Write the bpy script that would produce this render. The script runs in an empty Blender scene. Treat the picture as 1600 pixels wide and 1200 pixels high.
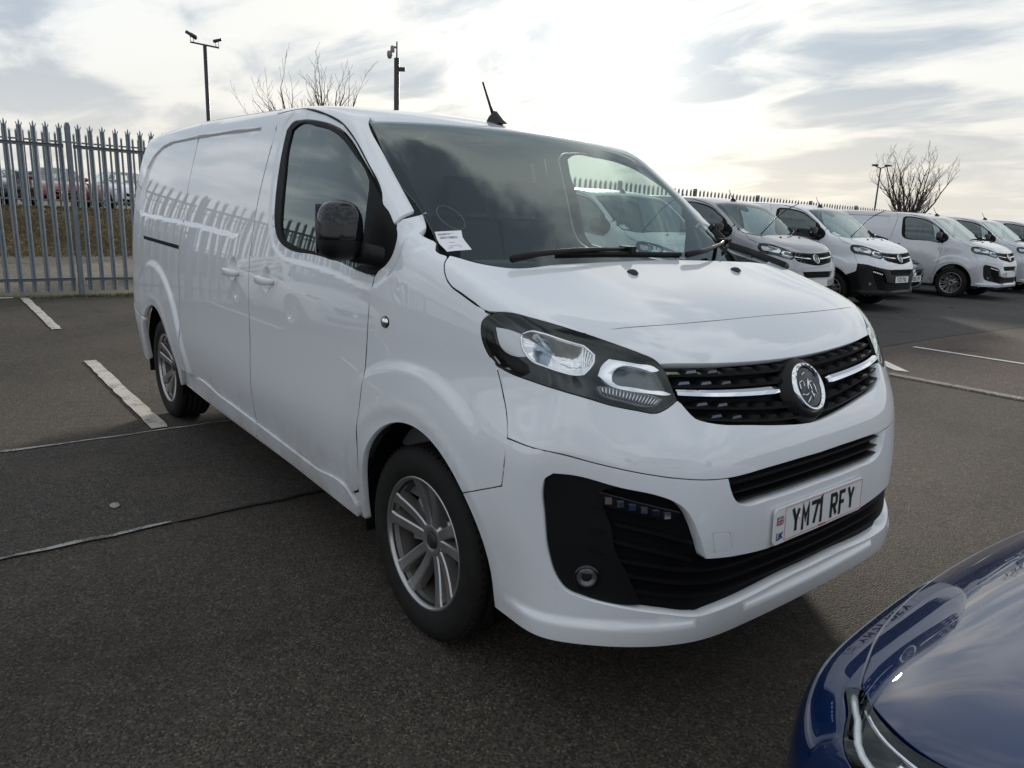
import bpy, bmesh, math, random
import numpy as np
from mathutils import Vector, Matrix
from mathutils.geometry import delaunay_2d_cdt
random.seed(7); rng=np.random.default_rng(7)
scene=bpy.context.scene
PI=math.pi; R=math.radians

# ------------------------------------------------------------------ camera
cam_d=bpy.data.cameras.new("camera"); cam=bpy.data.objects.new("camera",cam_d)
scene.collection.objects.link(cam); scene.camera=cam
CAM=(1.97198,-2.11433,1.43343); YAW,PIT,ROL,FPX=R(141.06036),R(12.93119),R(2.31418),1143.33
fw=Vector((math.cos(PIT)*math.cos(YAW),math.cos(PIT)*math.sin(YAW),-math.sin(PIT)))
rt=Vector((math.sin(YAW),-math.cos(YAW),0)); up_=rt.cross(fw)
r2=rt*math.cos(ROL)+up_*math.sin(ROL); u2=-rt*math.sin(ROL)+up_*math.cos(ROL)
mw=Matrix((r2,u2,-fw)).transposed().to_4x4(); mw.translation=Vector(CAM)
cam.matrix_world=mw
cam_d.sensor_fit='HORIZONTAL'; cam_d.sensor_width=36.0; cam_d.lens=36.0*FPX/1600.0
cam_d.clip_start=.05; cam_d.clip_end=3000

# ------------------------------------------------------------------ sky, sun, exposure
SUN_AZ,SUN_EL=R(136.0),R(15.0)
sunv=Vector((math.cos(SUN_EL)*math.cos(SUN_AZ),math.cos(SUN_EL)*math.sin(SUN_AZ),math.sin(SUN_EL)))
GLOWV=Vector((math.cos(R(11))*math.cos(R(135)),math.cos(R(11))*math.sin(R(135)),math.sin(R(11))))
world=bpy.data.worlds.new("World"); scene.world=world; world.use_nodes=True
def build_world():
    nt=world.node_tree; n=nt.nodes; l=nt.links; n.clear()
    def N(t,**k):
        o=n.new(t)
        for a,b in k.items(): setattr(o,a,b)
        return o
    def MA(op,a,b=None,c=None,clamp=False):
        m=N('ShaderNodeMath',operation=op,use_clamp=clamp)
        for i,v in enumerate((a,b,c)):
            if v is None: continue
            if isinstance(v,(int,float)): m.inputs[i].default_value=v
            else: l.new(v,m.inputs[i])
        return m.outputs[0]
    def MR(v,a,b,c=0.,d=1.):
        m=N('ShaderNodeMapRange',interpolation_type='SMOOTHSTEP')
        l.new(v,m.inputs[0])
        for i,q in zip((1,2,3,4),(a,b,c,d)): m.inputs[i].default_value=q
        return m.outputs[0]
    def MIX(f,a,b):
        m=N('ShaderNodeMix',data_type='RGBA')
        if isinstance(f,(int,float)): m.inputs[0].default_value=f
        else: l.new(f,m.inputs[0])
        for i,v in ((6,a),(7,b)):
            if isinstance(v,tuple): m.inputs[i].default_value=(*v,1)
            else: l.new(v,m.inputs[i])
        return m.outputs[2]
    tc=N('ShaderNodeTexCoord'); d=tc.outputs['Generated']
    sep=N('ShaderNodeSeparateXYZ'); l.new(d,sep.inputs[0])
    h=MA('ADD',MA('MAXIMUM',sep.outputs[2],0.0),.13)
    cx=MA('DIVIDE',sep.outputs[0],h); cy=MA('DIVIDE',sep.outputs[1],h)
    cv=N('ShaderNodeCombineXYZ'); l.new(cx,cv.inputs[0]); l.new(cy,cv.inputs[1])
    mp=N('ShaderNodeMapping'); l.new(cv.outputs[0],mp.inputs[0])
    mp.inputs['Rotation'].default_value=(0,0,R(40)); mp.inputs['Scale'].default_value=(.85,1.35,1); mp.inputs['Location'].default_value=(3.3,1.2,0)
    def noise(vec,sc,det,ro,dist):
        t=N('ShaderNodeTexNoise'); l.new(vec,t.inputs['Vector'])
        t.inputs['Scale'].default_value=sc; t.inputs['Detail'].default_value=det; t.inputs['Roughness'].default_value=ro; t.inputs['Distortion'].default_value=dist
        return t.outputs[0]
    big=noise(mp.outputs[0],.55,3,.5,.3)
    fine=noise(mp.outputs[0],1.45,7,.545,.5)
    dens=MA('ADD',MA('MULTIPLY',big,.5),MA('MULTIPLY',fine,.55))
    # angle to the veiled sun
    dp=N('ShaderNodeVectorMath',operation='DOT_PRODUCT'); l.new(d,dp.inputs[0]); dp.inputs[1].default_value=GLOWV
    ca=dp.outputs['Value']
    wide=MA('POWER',MA('MAXIMUM',MA('MULTIPLY_ADD',ca,.5,.5),0.0),5.0)
    tight=MA('POWER',MA('MAXIMUM',ca,0.0),40.0)
    core=MA('POWER',MA('MAXIMUM',ca,0.0),260.0)
    thick=MR(dens,.45,.595)                                 # dark, thick parts of the cloud deck
    gaps=MA('MULTIPLY',MR(dens,.425,.475,1.0,0.0),MR(sep.outputs[2],.30,.55))                         # holes where blue shows
    cdark=MIX(wide,(.42,.48,.56),(.43,.50,.57))
    clite=MIX(wide,(.86,.905,.94),(.85,.845,.80))
    cloud=MIX(thick,clite,cdark)
    low=MR(sep.outputs[2],.0,.22,1.0,0.0)
    horz=MIX(wide,(.58,.61,.64),(.88,.785,.63))
    cloud=MIX(MA('MULTIPLY',low,.75),cloud,horz)
    gl=MIX(1.0,(0,0,0),(1.0,.93,.78))
    vm=N('ShaderNodeVectorMath',operation='SCALE'); l.new(gl,vm.inputs[0])
    l.new(MA('MULTIPLY',MA('ADD',MA('MULTIPLY',tight,.45),MA('MULTIPLY',core,1.3)),MA('SUBTRACT',1.12,MA('MULTIPLY',thick,.7))),vm.inputs['Scale'])
    va=N('ShaderNodeVectorMath',operation='ADD'); l.new(cloud,va.inputs[0]); l.new(vm.outputs[0],va.inputs[1])
    sky=N('ShaderNodeTexSky',sky_type='NISHITA',sun_disc=False); sky.sun_elevation=SUN_EL; sky.sun_rotation=PI/2-SUN_AZ
    bs=N('ShaderNodeBackground'); l.new(sky.outputs[0],bs.inputs[0]); bs.inputs[1].default_value=.075
    bc=N('ShaderNodeBackground'); l.new(va.outputs[0],bc.inputs[0]); bc.inputs[1].default_value=1.0
    ms=N('ShaderNodeMixShader'); l.new(MA('MULTIPLY',gaps,.85),ms.inputs[0]); l.new(bc.outputs[0],ms.inputs[1]); l.new(bs.outputs[0],ms.inputs[2])
    out=N('ShaderNodeOutputWorld'); l.new(ms.outputs[0],out.inputs[0])
build_world()
sd=bpy.data.lights.new("sun",'SUN'); sd.energy=3.4; sd.angle=R(6); sd.color=(1,.92,.78)
so=bpy.data.objects.new("sun",sd); scene.collection.objects.link(so); so.rotation_euler=(-sunv).to_track_quat('-Z','Y').to_euler(); so.location=(-30,30,20)
vs=scene.view_settings; vs.view_transform='Standard'; vs.look='None'; vs.exposure=0.18; vs.gamma=1.0; vs.use_curve_mapping=False

# ------------------------------------------------------------------ helpers
COL=scene.collection
def link(o,parent=None):
    COL.objects.link(o)
    if parent is not None: o.parent=parent
    return o
def tag(o,label=None,cat=None,group=None,kind=None):
    for k,v in (('label',label),('category',cat),('group',group),('kind',kind)):
        if v: o[k]=v
    return o
def empty(name,loc=(0,0,0),rz=0.,label=None,cat=None,group=None):
    o=bpy.data.objects.new(name,None); o.empty_display_size=.2; o.location=loc; o.rotation_euler=(0,0,rz); link(o)
    return tag(o,label,cat,group)
def copy_tree(o,parent=None):
    c=o.copy(); COL.objects.link(c)
    if parent is not None: c.parent=parent
    for ch in list(o.children): copy_tree(ch,c)
    return c
def mesh(name,V,F,Nr=None,smooth=None,mat=None):
    me=bpy.data.meshes.new(name); me.from_pydata([tuple(map(float,v)) for v in V],[],[tuple(int(i) for i in f) for f in F])
    if smooth or Nr is not None: me.polygons.foreach_set('use_smooth',[True]*len(me.polygons))
    if mat: me.materials.append(mat)
    me.update()
    if Nr is not None: me.normals_split_custom_set_from_vertices([tuple(map(float,v)) for v in Nr])
    return me
def ob(name,me,parent=None,loc=None): 
    o=bpy.data.objects.new(name,me)
    if loc is not None: o.location=loc
    return link(o,parent)
class MB:
    """collects simple shapes into one mesh"""
    def __init__(s): s.V=[];s.F=[];s.S=[]
    def add(s,V,F,smooth=False):
        b=len(s.V); s.V+= [tuple(v) for v in V]; s.F+=[tuple(i+b for i in f) for f in F]; s.S+=[smooth]*len(F); return s
    def box(s,a,b,M=None):
        (x0,y0,z0),(x1,y1,z1)=a,b
        V=[Vector(p) for p in ((x0,y0,z0),(x1,y0,z0),(x1,y1,z0),(x0,y1,z0),(x0,y0,z1),(x1,y0,z1),(x1,y1,z1),(x0,y1,z1))]
        if M is not None: V=[M@v for v in V]
        return s.add(V,[(0,3,2,1),(4,5,6,7),(0,1,5,4),(1,2,6,5),(2,3,7,6),(3,0,4,7)])
    def tube(s,pts,rad,n=6,cap=True,smooth=True):
        pts=[Vector(p) for p in pts]; k=len(pts)
        rad=[rad]*k if isinstance(rad,(int,float)) else rad
        V=[];ref=None
        for i,p in enumerate(pts):
            t=(pts[min(i+1,k-1)]-pts[max(i-1,0)]).normalized()
            if ref is None: ref=Vector((0,0,1)) if abs(t.z)<.9 else Vector((1,0,0))
            a=t.cross(ref).normalized(); b=t.cross(a).normalized(); ref=-b if False else ref
            for j in range(n):
                th=2*PI*j/n; V.append(p+(a*math.cos(th)+b*math.sin(th))*rad[i])
        F=[(i*n+j,i*n+(j+1)%n,(i+1)*n+(j+1)%n,(i+1)*n+j) for i in range(k-1) for j in range(n)]
        if cap: F+=[tuple(range(n))[::-1],tuple((k-1)*n+j for j in range(n))]
        return s.add(V,F,smooth)
    def lathe(s,prof,n=32,axis='y',smooth=True,c=(0,0,0)):
        """prof: list of (r, t); t along the axis"""
        V=[]
        for j in range(n):
            th=2*PI*j/n; q,w=math.cos(th),math.sin(th)
            for r,t in prof:
                p={'y':(r*q,t,r*w),'z':(r*q,r*w,t),'x':(t,r*q,r*w)}[axis]; V.append((p[0]+c[0],p[1]+c[1],p[2]+c[2]))
        m=len(prof)
        F=[(j*m+i,j*m+i+1,((j+1)%n)*m+i+1,((j+1)%n)*m+i) for j in range(n) for i in range(m-1)]
        return s.add(V,F,smooth)
    def prism(s,poly,z0,z1,M=None):
        n=len(poly)
        V=[Vector((x,y,z0)) for x,y in poly]+[Vector((x,y,z1)) for x,y in poly]
        if M is not None: V=[M@v for v in V]
        F=[tuple(range(n))[::-1],tuple(range(n,2*n))]+[(i,(i+1)%n,n+(i+1)%n,n+i) for i in range(n)]
        return s.add(V,F)
    def mesh(s,name,mat=None):
        me=bpy.data.meshes.new(name); me.from_pydata(s.V,[],s.F); me.polygons.foreach_set('use_smooth',s.S)
        if mat: me.materials.append(mat)
        bm=bmesh.new(); bm.from_mesh(me); bmesh.ops.recalc_face_normals(bm,faces=bm.faces); bm.to_mesh(me); bm.free()
        me.update(); return me
    def build(s,name,mat=None,parent=None,loc=None): return ob(name,s.mesh(name,mat),parent,loc)

# ------------------------------------------------------------------ materials
def newmat(name):
    m=bpy.data.materials.new(name); m.use_nodes=True; return m,m.node_tree,m.node_tree.nodes['Principled BSDF']
def P(bs,**k):
    for a,b in k.items():
        i=bs.inputs[a.replace('_',' ')]
        i.default_value=(*b,1) if isinstance(b,tuple) and len(b)==3 else b
def simple(name,col,rough=.5,metal=0.,var=.06,scale=30.,**k):
    m,nt,bs=newmat(name); P(bs,Roughness=rough,Metallic=metal,**k)
    if var:
        tc=nt.nodes.new('ShaderNodeTexCoord'); t=nt.nodes.new('ShaderNodeTexNoise'); t.inputs['Scale'].default_value=scale; t.inputs['Detail'].default_value=4
        nt.links.new(tc.outputs['Object'],t.inputs['Vector'])
        r=nt.nodes.new('ShaderNodeMix'); r.data_type='RGBA'; nt.links.new(t.outputs[0],r.inputs[0])
        r.inputs[6].default_value=(*[c*(1-var*2) for c in col],1); r.inputs[7].default_value=(*[min(1,c*(1+var*2)) for c in col],1)
        nt.links.new(r.outputs[2],bs.inputs['Base Color'])
        q=nt.nodes.new('ShaderNodeMapRange'); nt.links.new(t.outputs[0],q.inputs[0]); q.inputs[3].default_value=max(0,rough-.06); q.inputs[4].default_value=rough+.06
        nt.links.new(q.outputs[0],bs.inputs['Roughness'])
    else: P(bs,Base_Color=col)
    return m
def paint(name,col,metal=0.,dirt=True,rough=.35,ior=1.8):
    m,nt,bs=newmat(name); n=nt.nodes; l=nt.links
    P(bs,Base_Color=col,Metallic=metal,Roughness=rough,Specular_IOR_Level=.05,Coat_Weight=1.,Coat_Roughness=.012,Coat_IOR=ior)
    tc=n.new('ShaderNodeTexCoord')
    # very slight waviness of pressed panels
    w=n.new('ShaderNodeTexNoise'); w.inputs['Scale'].default_value=2.2; w.inputs['Detail'].default_value=1; l.new(tc.outputs['Object'],w.inputs['Vector'])
    b=n.new('ShaderNodeBump'); b.inputs['Strength'].default_value=.03; b.inputs['Distance'].default_value=.02; l.new(w.outputs[0],b.inputs['Height']); l.new(b.outputs[0],bs.inputs['Coat Normal'])
    if dirt:
        sx=n.new('ShaderNodeSeparateXYZ'); l.new(tc.outputs['Object'],sx.inputs[0])
        f1=n.new('ShaderNodeMapRange'); l.new(sx.outputs[2],f1.inputs[0]); f1.inputs[1].default_value=.72; f1.inputs[2].default_value=.28; f1.interpolation_type='SMOOTHSTEP'
        fx=n.new('ShaderNodeMapRange'); l.new(sx.outputs[0],fx.inputs[0]); fx.inputs[1].default_value=.40; fx.inputs[2].default_value=.62; fx.inputs[3].default_value=1.; fx.inputs[4].default_value=.30
        fm=n.new('ShaderNodeMath'); fm.operation='MULTIPLY'; l.new(f1.outputs[0],fm.inputs[0]); l.new(fx.outputs[0],fm.inputs[1]); f1=fm
        t=n.new('ShaderNodeTexNoise'); t.inputs['Scale'].default_value=5; t.inputs['Detail'].default_value=9; t.inputs['Roughness'].default_value=.68; l.new(tc.outputs['Object'],t.inputs['Vector'])
        t2=n.new('ShaderNodeTexNoise'); t2.inputs['Scale'].default_value=130; t2.inputs['Detail'].default_value=2; l.new(tc.outputs['Object'],t2.inputs['Vector'])
        a=n.new('ShaderNodeMath'); a.operation='MULTIPLY'; l.new(t.outputs[0],a.inputs[0]); l.new(f1.outputs[0],a.inputs[1])
        q=n.new('ShaderNodeMapRange'); l.new(a.outputs[0],q.inputs[0]); q.inputs[1].default_value=.20; q.inputs[2].default_value=.66; q.inputs[4].default_value=.70
        sp_=n.new('ShaderNodeMapRange'); l.new(t2.outputs[0],sp_.inputs[0]); sp_.inputs[1].default_value=.63; sp_.inputs[2].default_value=.72; sp_.inputs[4].default_value=.5
        sm=n.new('ShaderNodeMath'); sm.operation='MULTIPLY'; l.new(sp_.outputs[0],sm.inputs[0]); l.new(f1.outputs[0],sm.inputs[1])
        s2=n.new('ShaderNodeMath'); s2.operation='ADD'; s2.use_clamp=True; l.new(q.outputs[0],s2.inputs[0]); l.new(sm.outputs[0],s2.inputs[1])
        mx=n.new('ShaderNodeMix'); mx.data_type='RGBA'; l.new(s2.outputs[0],mx.inputs[0]); mx.inputs[6].default_value=(*col,1); mx.inputs[7].default_value=(.24,.20,.16,1)
        l.new(mx.outputs[2],bs.inputs['Base Color'])
        cr=n.new('ShaderNodeMapRange'); l.new(s2.outputs[0],cr.inputs[0]); cr.inputs[3].default_value=1.; cr.inputs[4].default_value=.1; l.new(cr.outputs[0],bs.inputs['Coat Weight'])
    return m
def glassmat(name,tint,refl=1.,rough=.0,f0=.115):
    m=bpy.data.materials.new(name); m.use_nodes=True; nt=m.node_tree; n=nt.nodes; l=nt.links; n.clear()
    tr=n.new('ShaderNodeBsdfTransparent'); tr.inputs[0].default_value=(*tint,1)
    gl=n.new('ShaderNodeBsdfGlossy'); gl.inputs['Roughness'].default_value=rough; gl.inputs[0].default_value=(refl*.90,refl,refl*.985,1)
    ge=n.new('ShaderNodeNewGeometry'); dt_=n.new('ShaderNodeVectorMath'); dt_.operation='DOT_PRODUCT'; l.new(ge.outputs['Normal'],dt_.inputs[0]); l.new(ge.outputs['Incoming'],dt_.inputs[1])
    ab=n.new('ShaderNodeMath'); ab.operation='ABSOLUTE'; l.new(dt_.outputs['Value'],ab.inputs[0]); iv=n.new('ShaderNodeMath'); iv.operation='SUBTRACT'; iv.inputs[0].default_value=1.; l.new(ab.outputs[0],iv.inputs[1])
    pw_=n.new('ShaderNodeMath'); pw_.operation='POWER'; l.new(iv.outputs[0],pw_.inputs[0]); pw_.inputs[1].default_value=4.2; fr=n.new('ShaderNodeMath'); fr.operation='MULTIPLY_ADD'; fr.use_clamp=True; l.new(pw_.outputs[0],fr.inputs[0]); fr.inputs[1].default_value=.90; fr.inputs[2].default_value=f0
    tc=n.new('ShaderNodeTexCoord'); t=n.new('ShaderNodeTexNoise'); t.inputs['Scale'].default_value=1.6; t.inputs['Detail'].default_value=1; l.new(tc.outputs['Object'],t.inputs['Vector'])
    b=n.new('ShaderNodeBump'); b.inputs['Strength'].default_value=.03; b.inputs['Distance'].default_value=.02; l.new(t.outputs[0],b.inputs['Height']); l.new(b.outputs[0],gl.inputs['Normal'])
    mx=n.new('ShaderNodeMixShader'); l.new(fr.outputs[0],mx.inputs[0]); l.new(tr.outputs[0],mx.inputs[1]); l.new(gl.outputs[0],mx.inputs[2])
    o=n.new('ShaderNodeOutputMaterial'); l.new(mx.outputs[0],o.inputs[0]); return m
M=dict(
 white=paint('white paint',(.76,.775,.80)), grey=paint('grey metallic paint',(.33,.33,.355),metal=.15,rough=.38),
 silverwhite=paint('pale silver paint',(.58,.59,.62),metal=.15), blue=paint('dark blue metallic paint',(.0012,.015,.070),metal=.0,dirt=False,rough=.32,ior=1.75),
 black_paint=paint('black paint',(.012,.012,.014)), red_paint=paint('red paint',(.22,.012,.012)), dgrey_paint=paint('dark grey paint',(.06,.062,.068)),
 gloss_black=simple('gloss black plastic',(.008,.008,.010),.08,var=.03), plastic=simple('black textured plastic',(.0065,.0065,.0075),.45,scale=220,Specular_IOR_Level=.28),
 dark_plastic=simple('deep black plastic',(.004,.004,.0045),.6,Specular_IOR_Level=.15), rubber=simple('tyre rubber',(.013,.012,.0112),.75,scale=25,var=.35,Specular_IOR_Level=.25),
 black_strip=simple('black frame and gap strip',(.005,.005,.0055),.6,Specular_IOR_Level=.2), frit=simple('black window border',(.012,.012,.016),.9,var=.02,Specular_IOR_Level=.05),
 alloy=simple('alloy silver',(.42,.415,.41),.30,metal=.85,scale=12), disc=simple('brake disc steel',(.45,.44,.42),.38,metal=.9,scale=50), dark_alloy=simple('dark alloy barrel',(.045,.038,.033),.5,metal=.5,scale=10,var=.2),
 chrome=simple('chrome',(.82,.83,.85),.05,metal=1.,var=0), satin=simple('satin chrome',(.60,.61,.63),.25,metal=1.,var=.02),
 reflector=simple('lamp reflector',(.86,.87,.88),.10,metal=1.,var=0), lampdark=simple('lamp housing black',(.028,.029,.033),.3,var=.03,Specular_IOR_Level=.3), lampgrey=simple('lamp housing grey',(.16,.165,.17),.3,metal=.5),
 white_plastic=simple('white reflector plastic',(.75,.76,.77),.18,metal=.2,var=.02),
 screen=glassmat('windscreen glass',(.66,.76,.73),1.), sideglass=glassmat('side window glass',(.62,.72,.70),1.), lens=glassmat('lamp lens',(.96,.965,.97),.9,0.,.055), hlens=glassmat('lamp lens inner',(.55,.60,.66),1.,0.,.06),
 interior=simple('cabin trim',(.11,.11,.115),.75), seat=simple('seat cloth',(.055,.055,.060),.9,scale=80), bulk=simple('bulkhead grey',(.34,.345,.35),.7),
 plate=simple('white number plate',(.78,.78,.78),.3,var=.02), ink=simple('black lettering',(.008,.008,.008),.4,var=0), flagblue=simple('flag blue',(.012,.03,.16),.4,var=0), flagred=simple('flag red',(.45,.02,.03),.4,var=0),
 plateblue=simple('plate blue band',(.01,.04,.35),.4,var=0),
 paper=simple('paper label',(.80,.80,.82),.6,var=.02), inkgrey=simple('grey print',(.16,.16,.18),.6,var=0), clearfilm=simple('clear film rim',(.45,.50,.50),.3,var=0,Alpha=.22), palebluetag=simple('pale blue print',(.45,.55,.72),.6,var=0),
 amber=simple('amber lens',(.55,.22,.03),.2,var=.05), redlens=simple('red lamp',(.35,.01,.012),.15,var=.05),
)
# ------------------------------------------------------------------ the van's body surface (fitted implicit surface, metres, front axle at x=0)
def smax(a,b,k):
    d=a-b; return .5*(a+b+np.sqrt(d*d+k*k*.25))
def smin(a,b,k): return -smax(-a,-b,k)
def ss(x,a,b):
    t=np.clip((x-a)/(b-a),0,1); return t*t*t*(t*(6*t-15)+10)
def sp(t,w=.06): return .5*(t+np.sqrt(t*t+w*w))-0
def spline(xs,ys):
    """natural cubic spline, linear outside"""
    xs=np.array(xs,float);ys=np.array(ys,float);n=len(xs);h=np.diff(xs);d=np.diff(ys)/h
    A=np.eye(n);r=np.zeros(n)
    for i in range(1,n-1):
        A[i,i-1]=h[i-1];A[i,i]=2*(h[i-1]+h[i]);A[i,i+1]=h[i];r[i]=6*(d[i]-d[i-1])
    M=np.linalg.solve(A,r)
    s0=d[0]-h[0]*M[1]/6;s1=d[-1]+h[-1]*M[-2]/6
    def f(x):
        x=np.asarray(x,float);c=np.clip(x,xs[0],xs[-1]);i=np.clip(np.searchsorted(xs,c)-1,0,n-2)
        a=(xs[i+1]-c)/h[i];b=1-a
        v=a*ys[i]+b*ys[i+1]+((a**3-a)*M[i]+(b**3-b)*M[i+1])*h[i]**2/6
        return v+np.minimum(x-xs[0],0)*s0+np.maximum(x-xs[-1],0)*s1
    return f

WZ=spline([.15,.28,.42,.60,.80,.97,1.12,1.25,1.5,1.75,1.95],[0.8674, 0.9043, 0.9229, 0.9496, 0.9486, 0.9428, 0.9344, 0.9203, 0.881, 0.8178, 0.7618])
X0=spline([.15,.24,.33,.45,.60,.72,.83,.95,1.05,1.13,1.25],[0.8589, 0.903, 0.9221, 0.9162, 0.9089, 0.897, 0.8743, 0.8175, 0.768, 0.7062, 0.5505])
ZB=spline([-.4,.0,.2,.4,.55,.70,.80,1.0],[1.3974, 1.3545, 1.3046, 1.2465, 1.1986, 1.1288, 1.067, 0.9012])
ZR=spline([-4.1,-3.0,-2.0,-1.3,-.9,-.7,-.5],[1.9028, 1.9352, 1.9186, 1.898, 1.8618, 1.8241, 1.7982])
def hull0(x,y,z,mode=0):
    a=np.sqrt(y*y+1e-6)
    W=WZ(z)-0.0152*sp((-2.3-x)/1.7,.2)**2-0.0426*sp((x+.6)/1.0,.2)**2*ss(z,.75,1.05)
    s=a-W
    e=sp(a-(0.465-0.062*ss(z,.5,1.1)),.08)
    fr=(x-(X0(z)-0.0605*a*a-(1.1682-0.6172*ss(z,.5,1.1))*e*e))*.85
    bon=(z-(ZB(x)-0.0273*a*a-0.1037*sp(a-.45,.1)**2))*.93
    bon=np.maximum(bon,-.7-x)
    ws=((z-1.3028)*.79+(x+0.0116+0.0602*a*a+-0.0159*a**4)*.61)
    rf=z-(ZR(x)-0.0409*a*a)
    cab=smax(ws,rf,.09)
    top=smin(bon,cab,.02) if mode==0 else (cab if mode==1 else bon)
    b=smax(s,top,0.1016+-0.0146*ss(z,1.3,1.6))
    b=smax(b,fr,0.0899)
    b=smax(b,-4.075-x+-0.0188*ss(z,1.0,1.95)+0.0585*a*a,.10)
    return smax(b,0.257+0*x-z,.03)
def hullw(x,y,z): return hull0(x,y,z,1)      # screen and roof without the bonnet
def hullb(x,y,z): return hull0(x,y,z,2)      # bonnet without the screen

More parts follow.
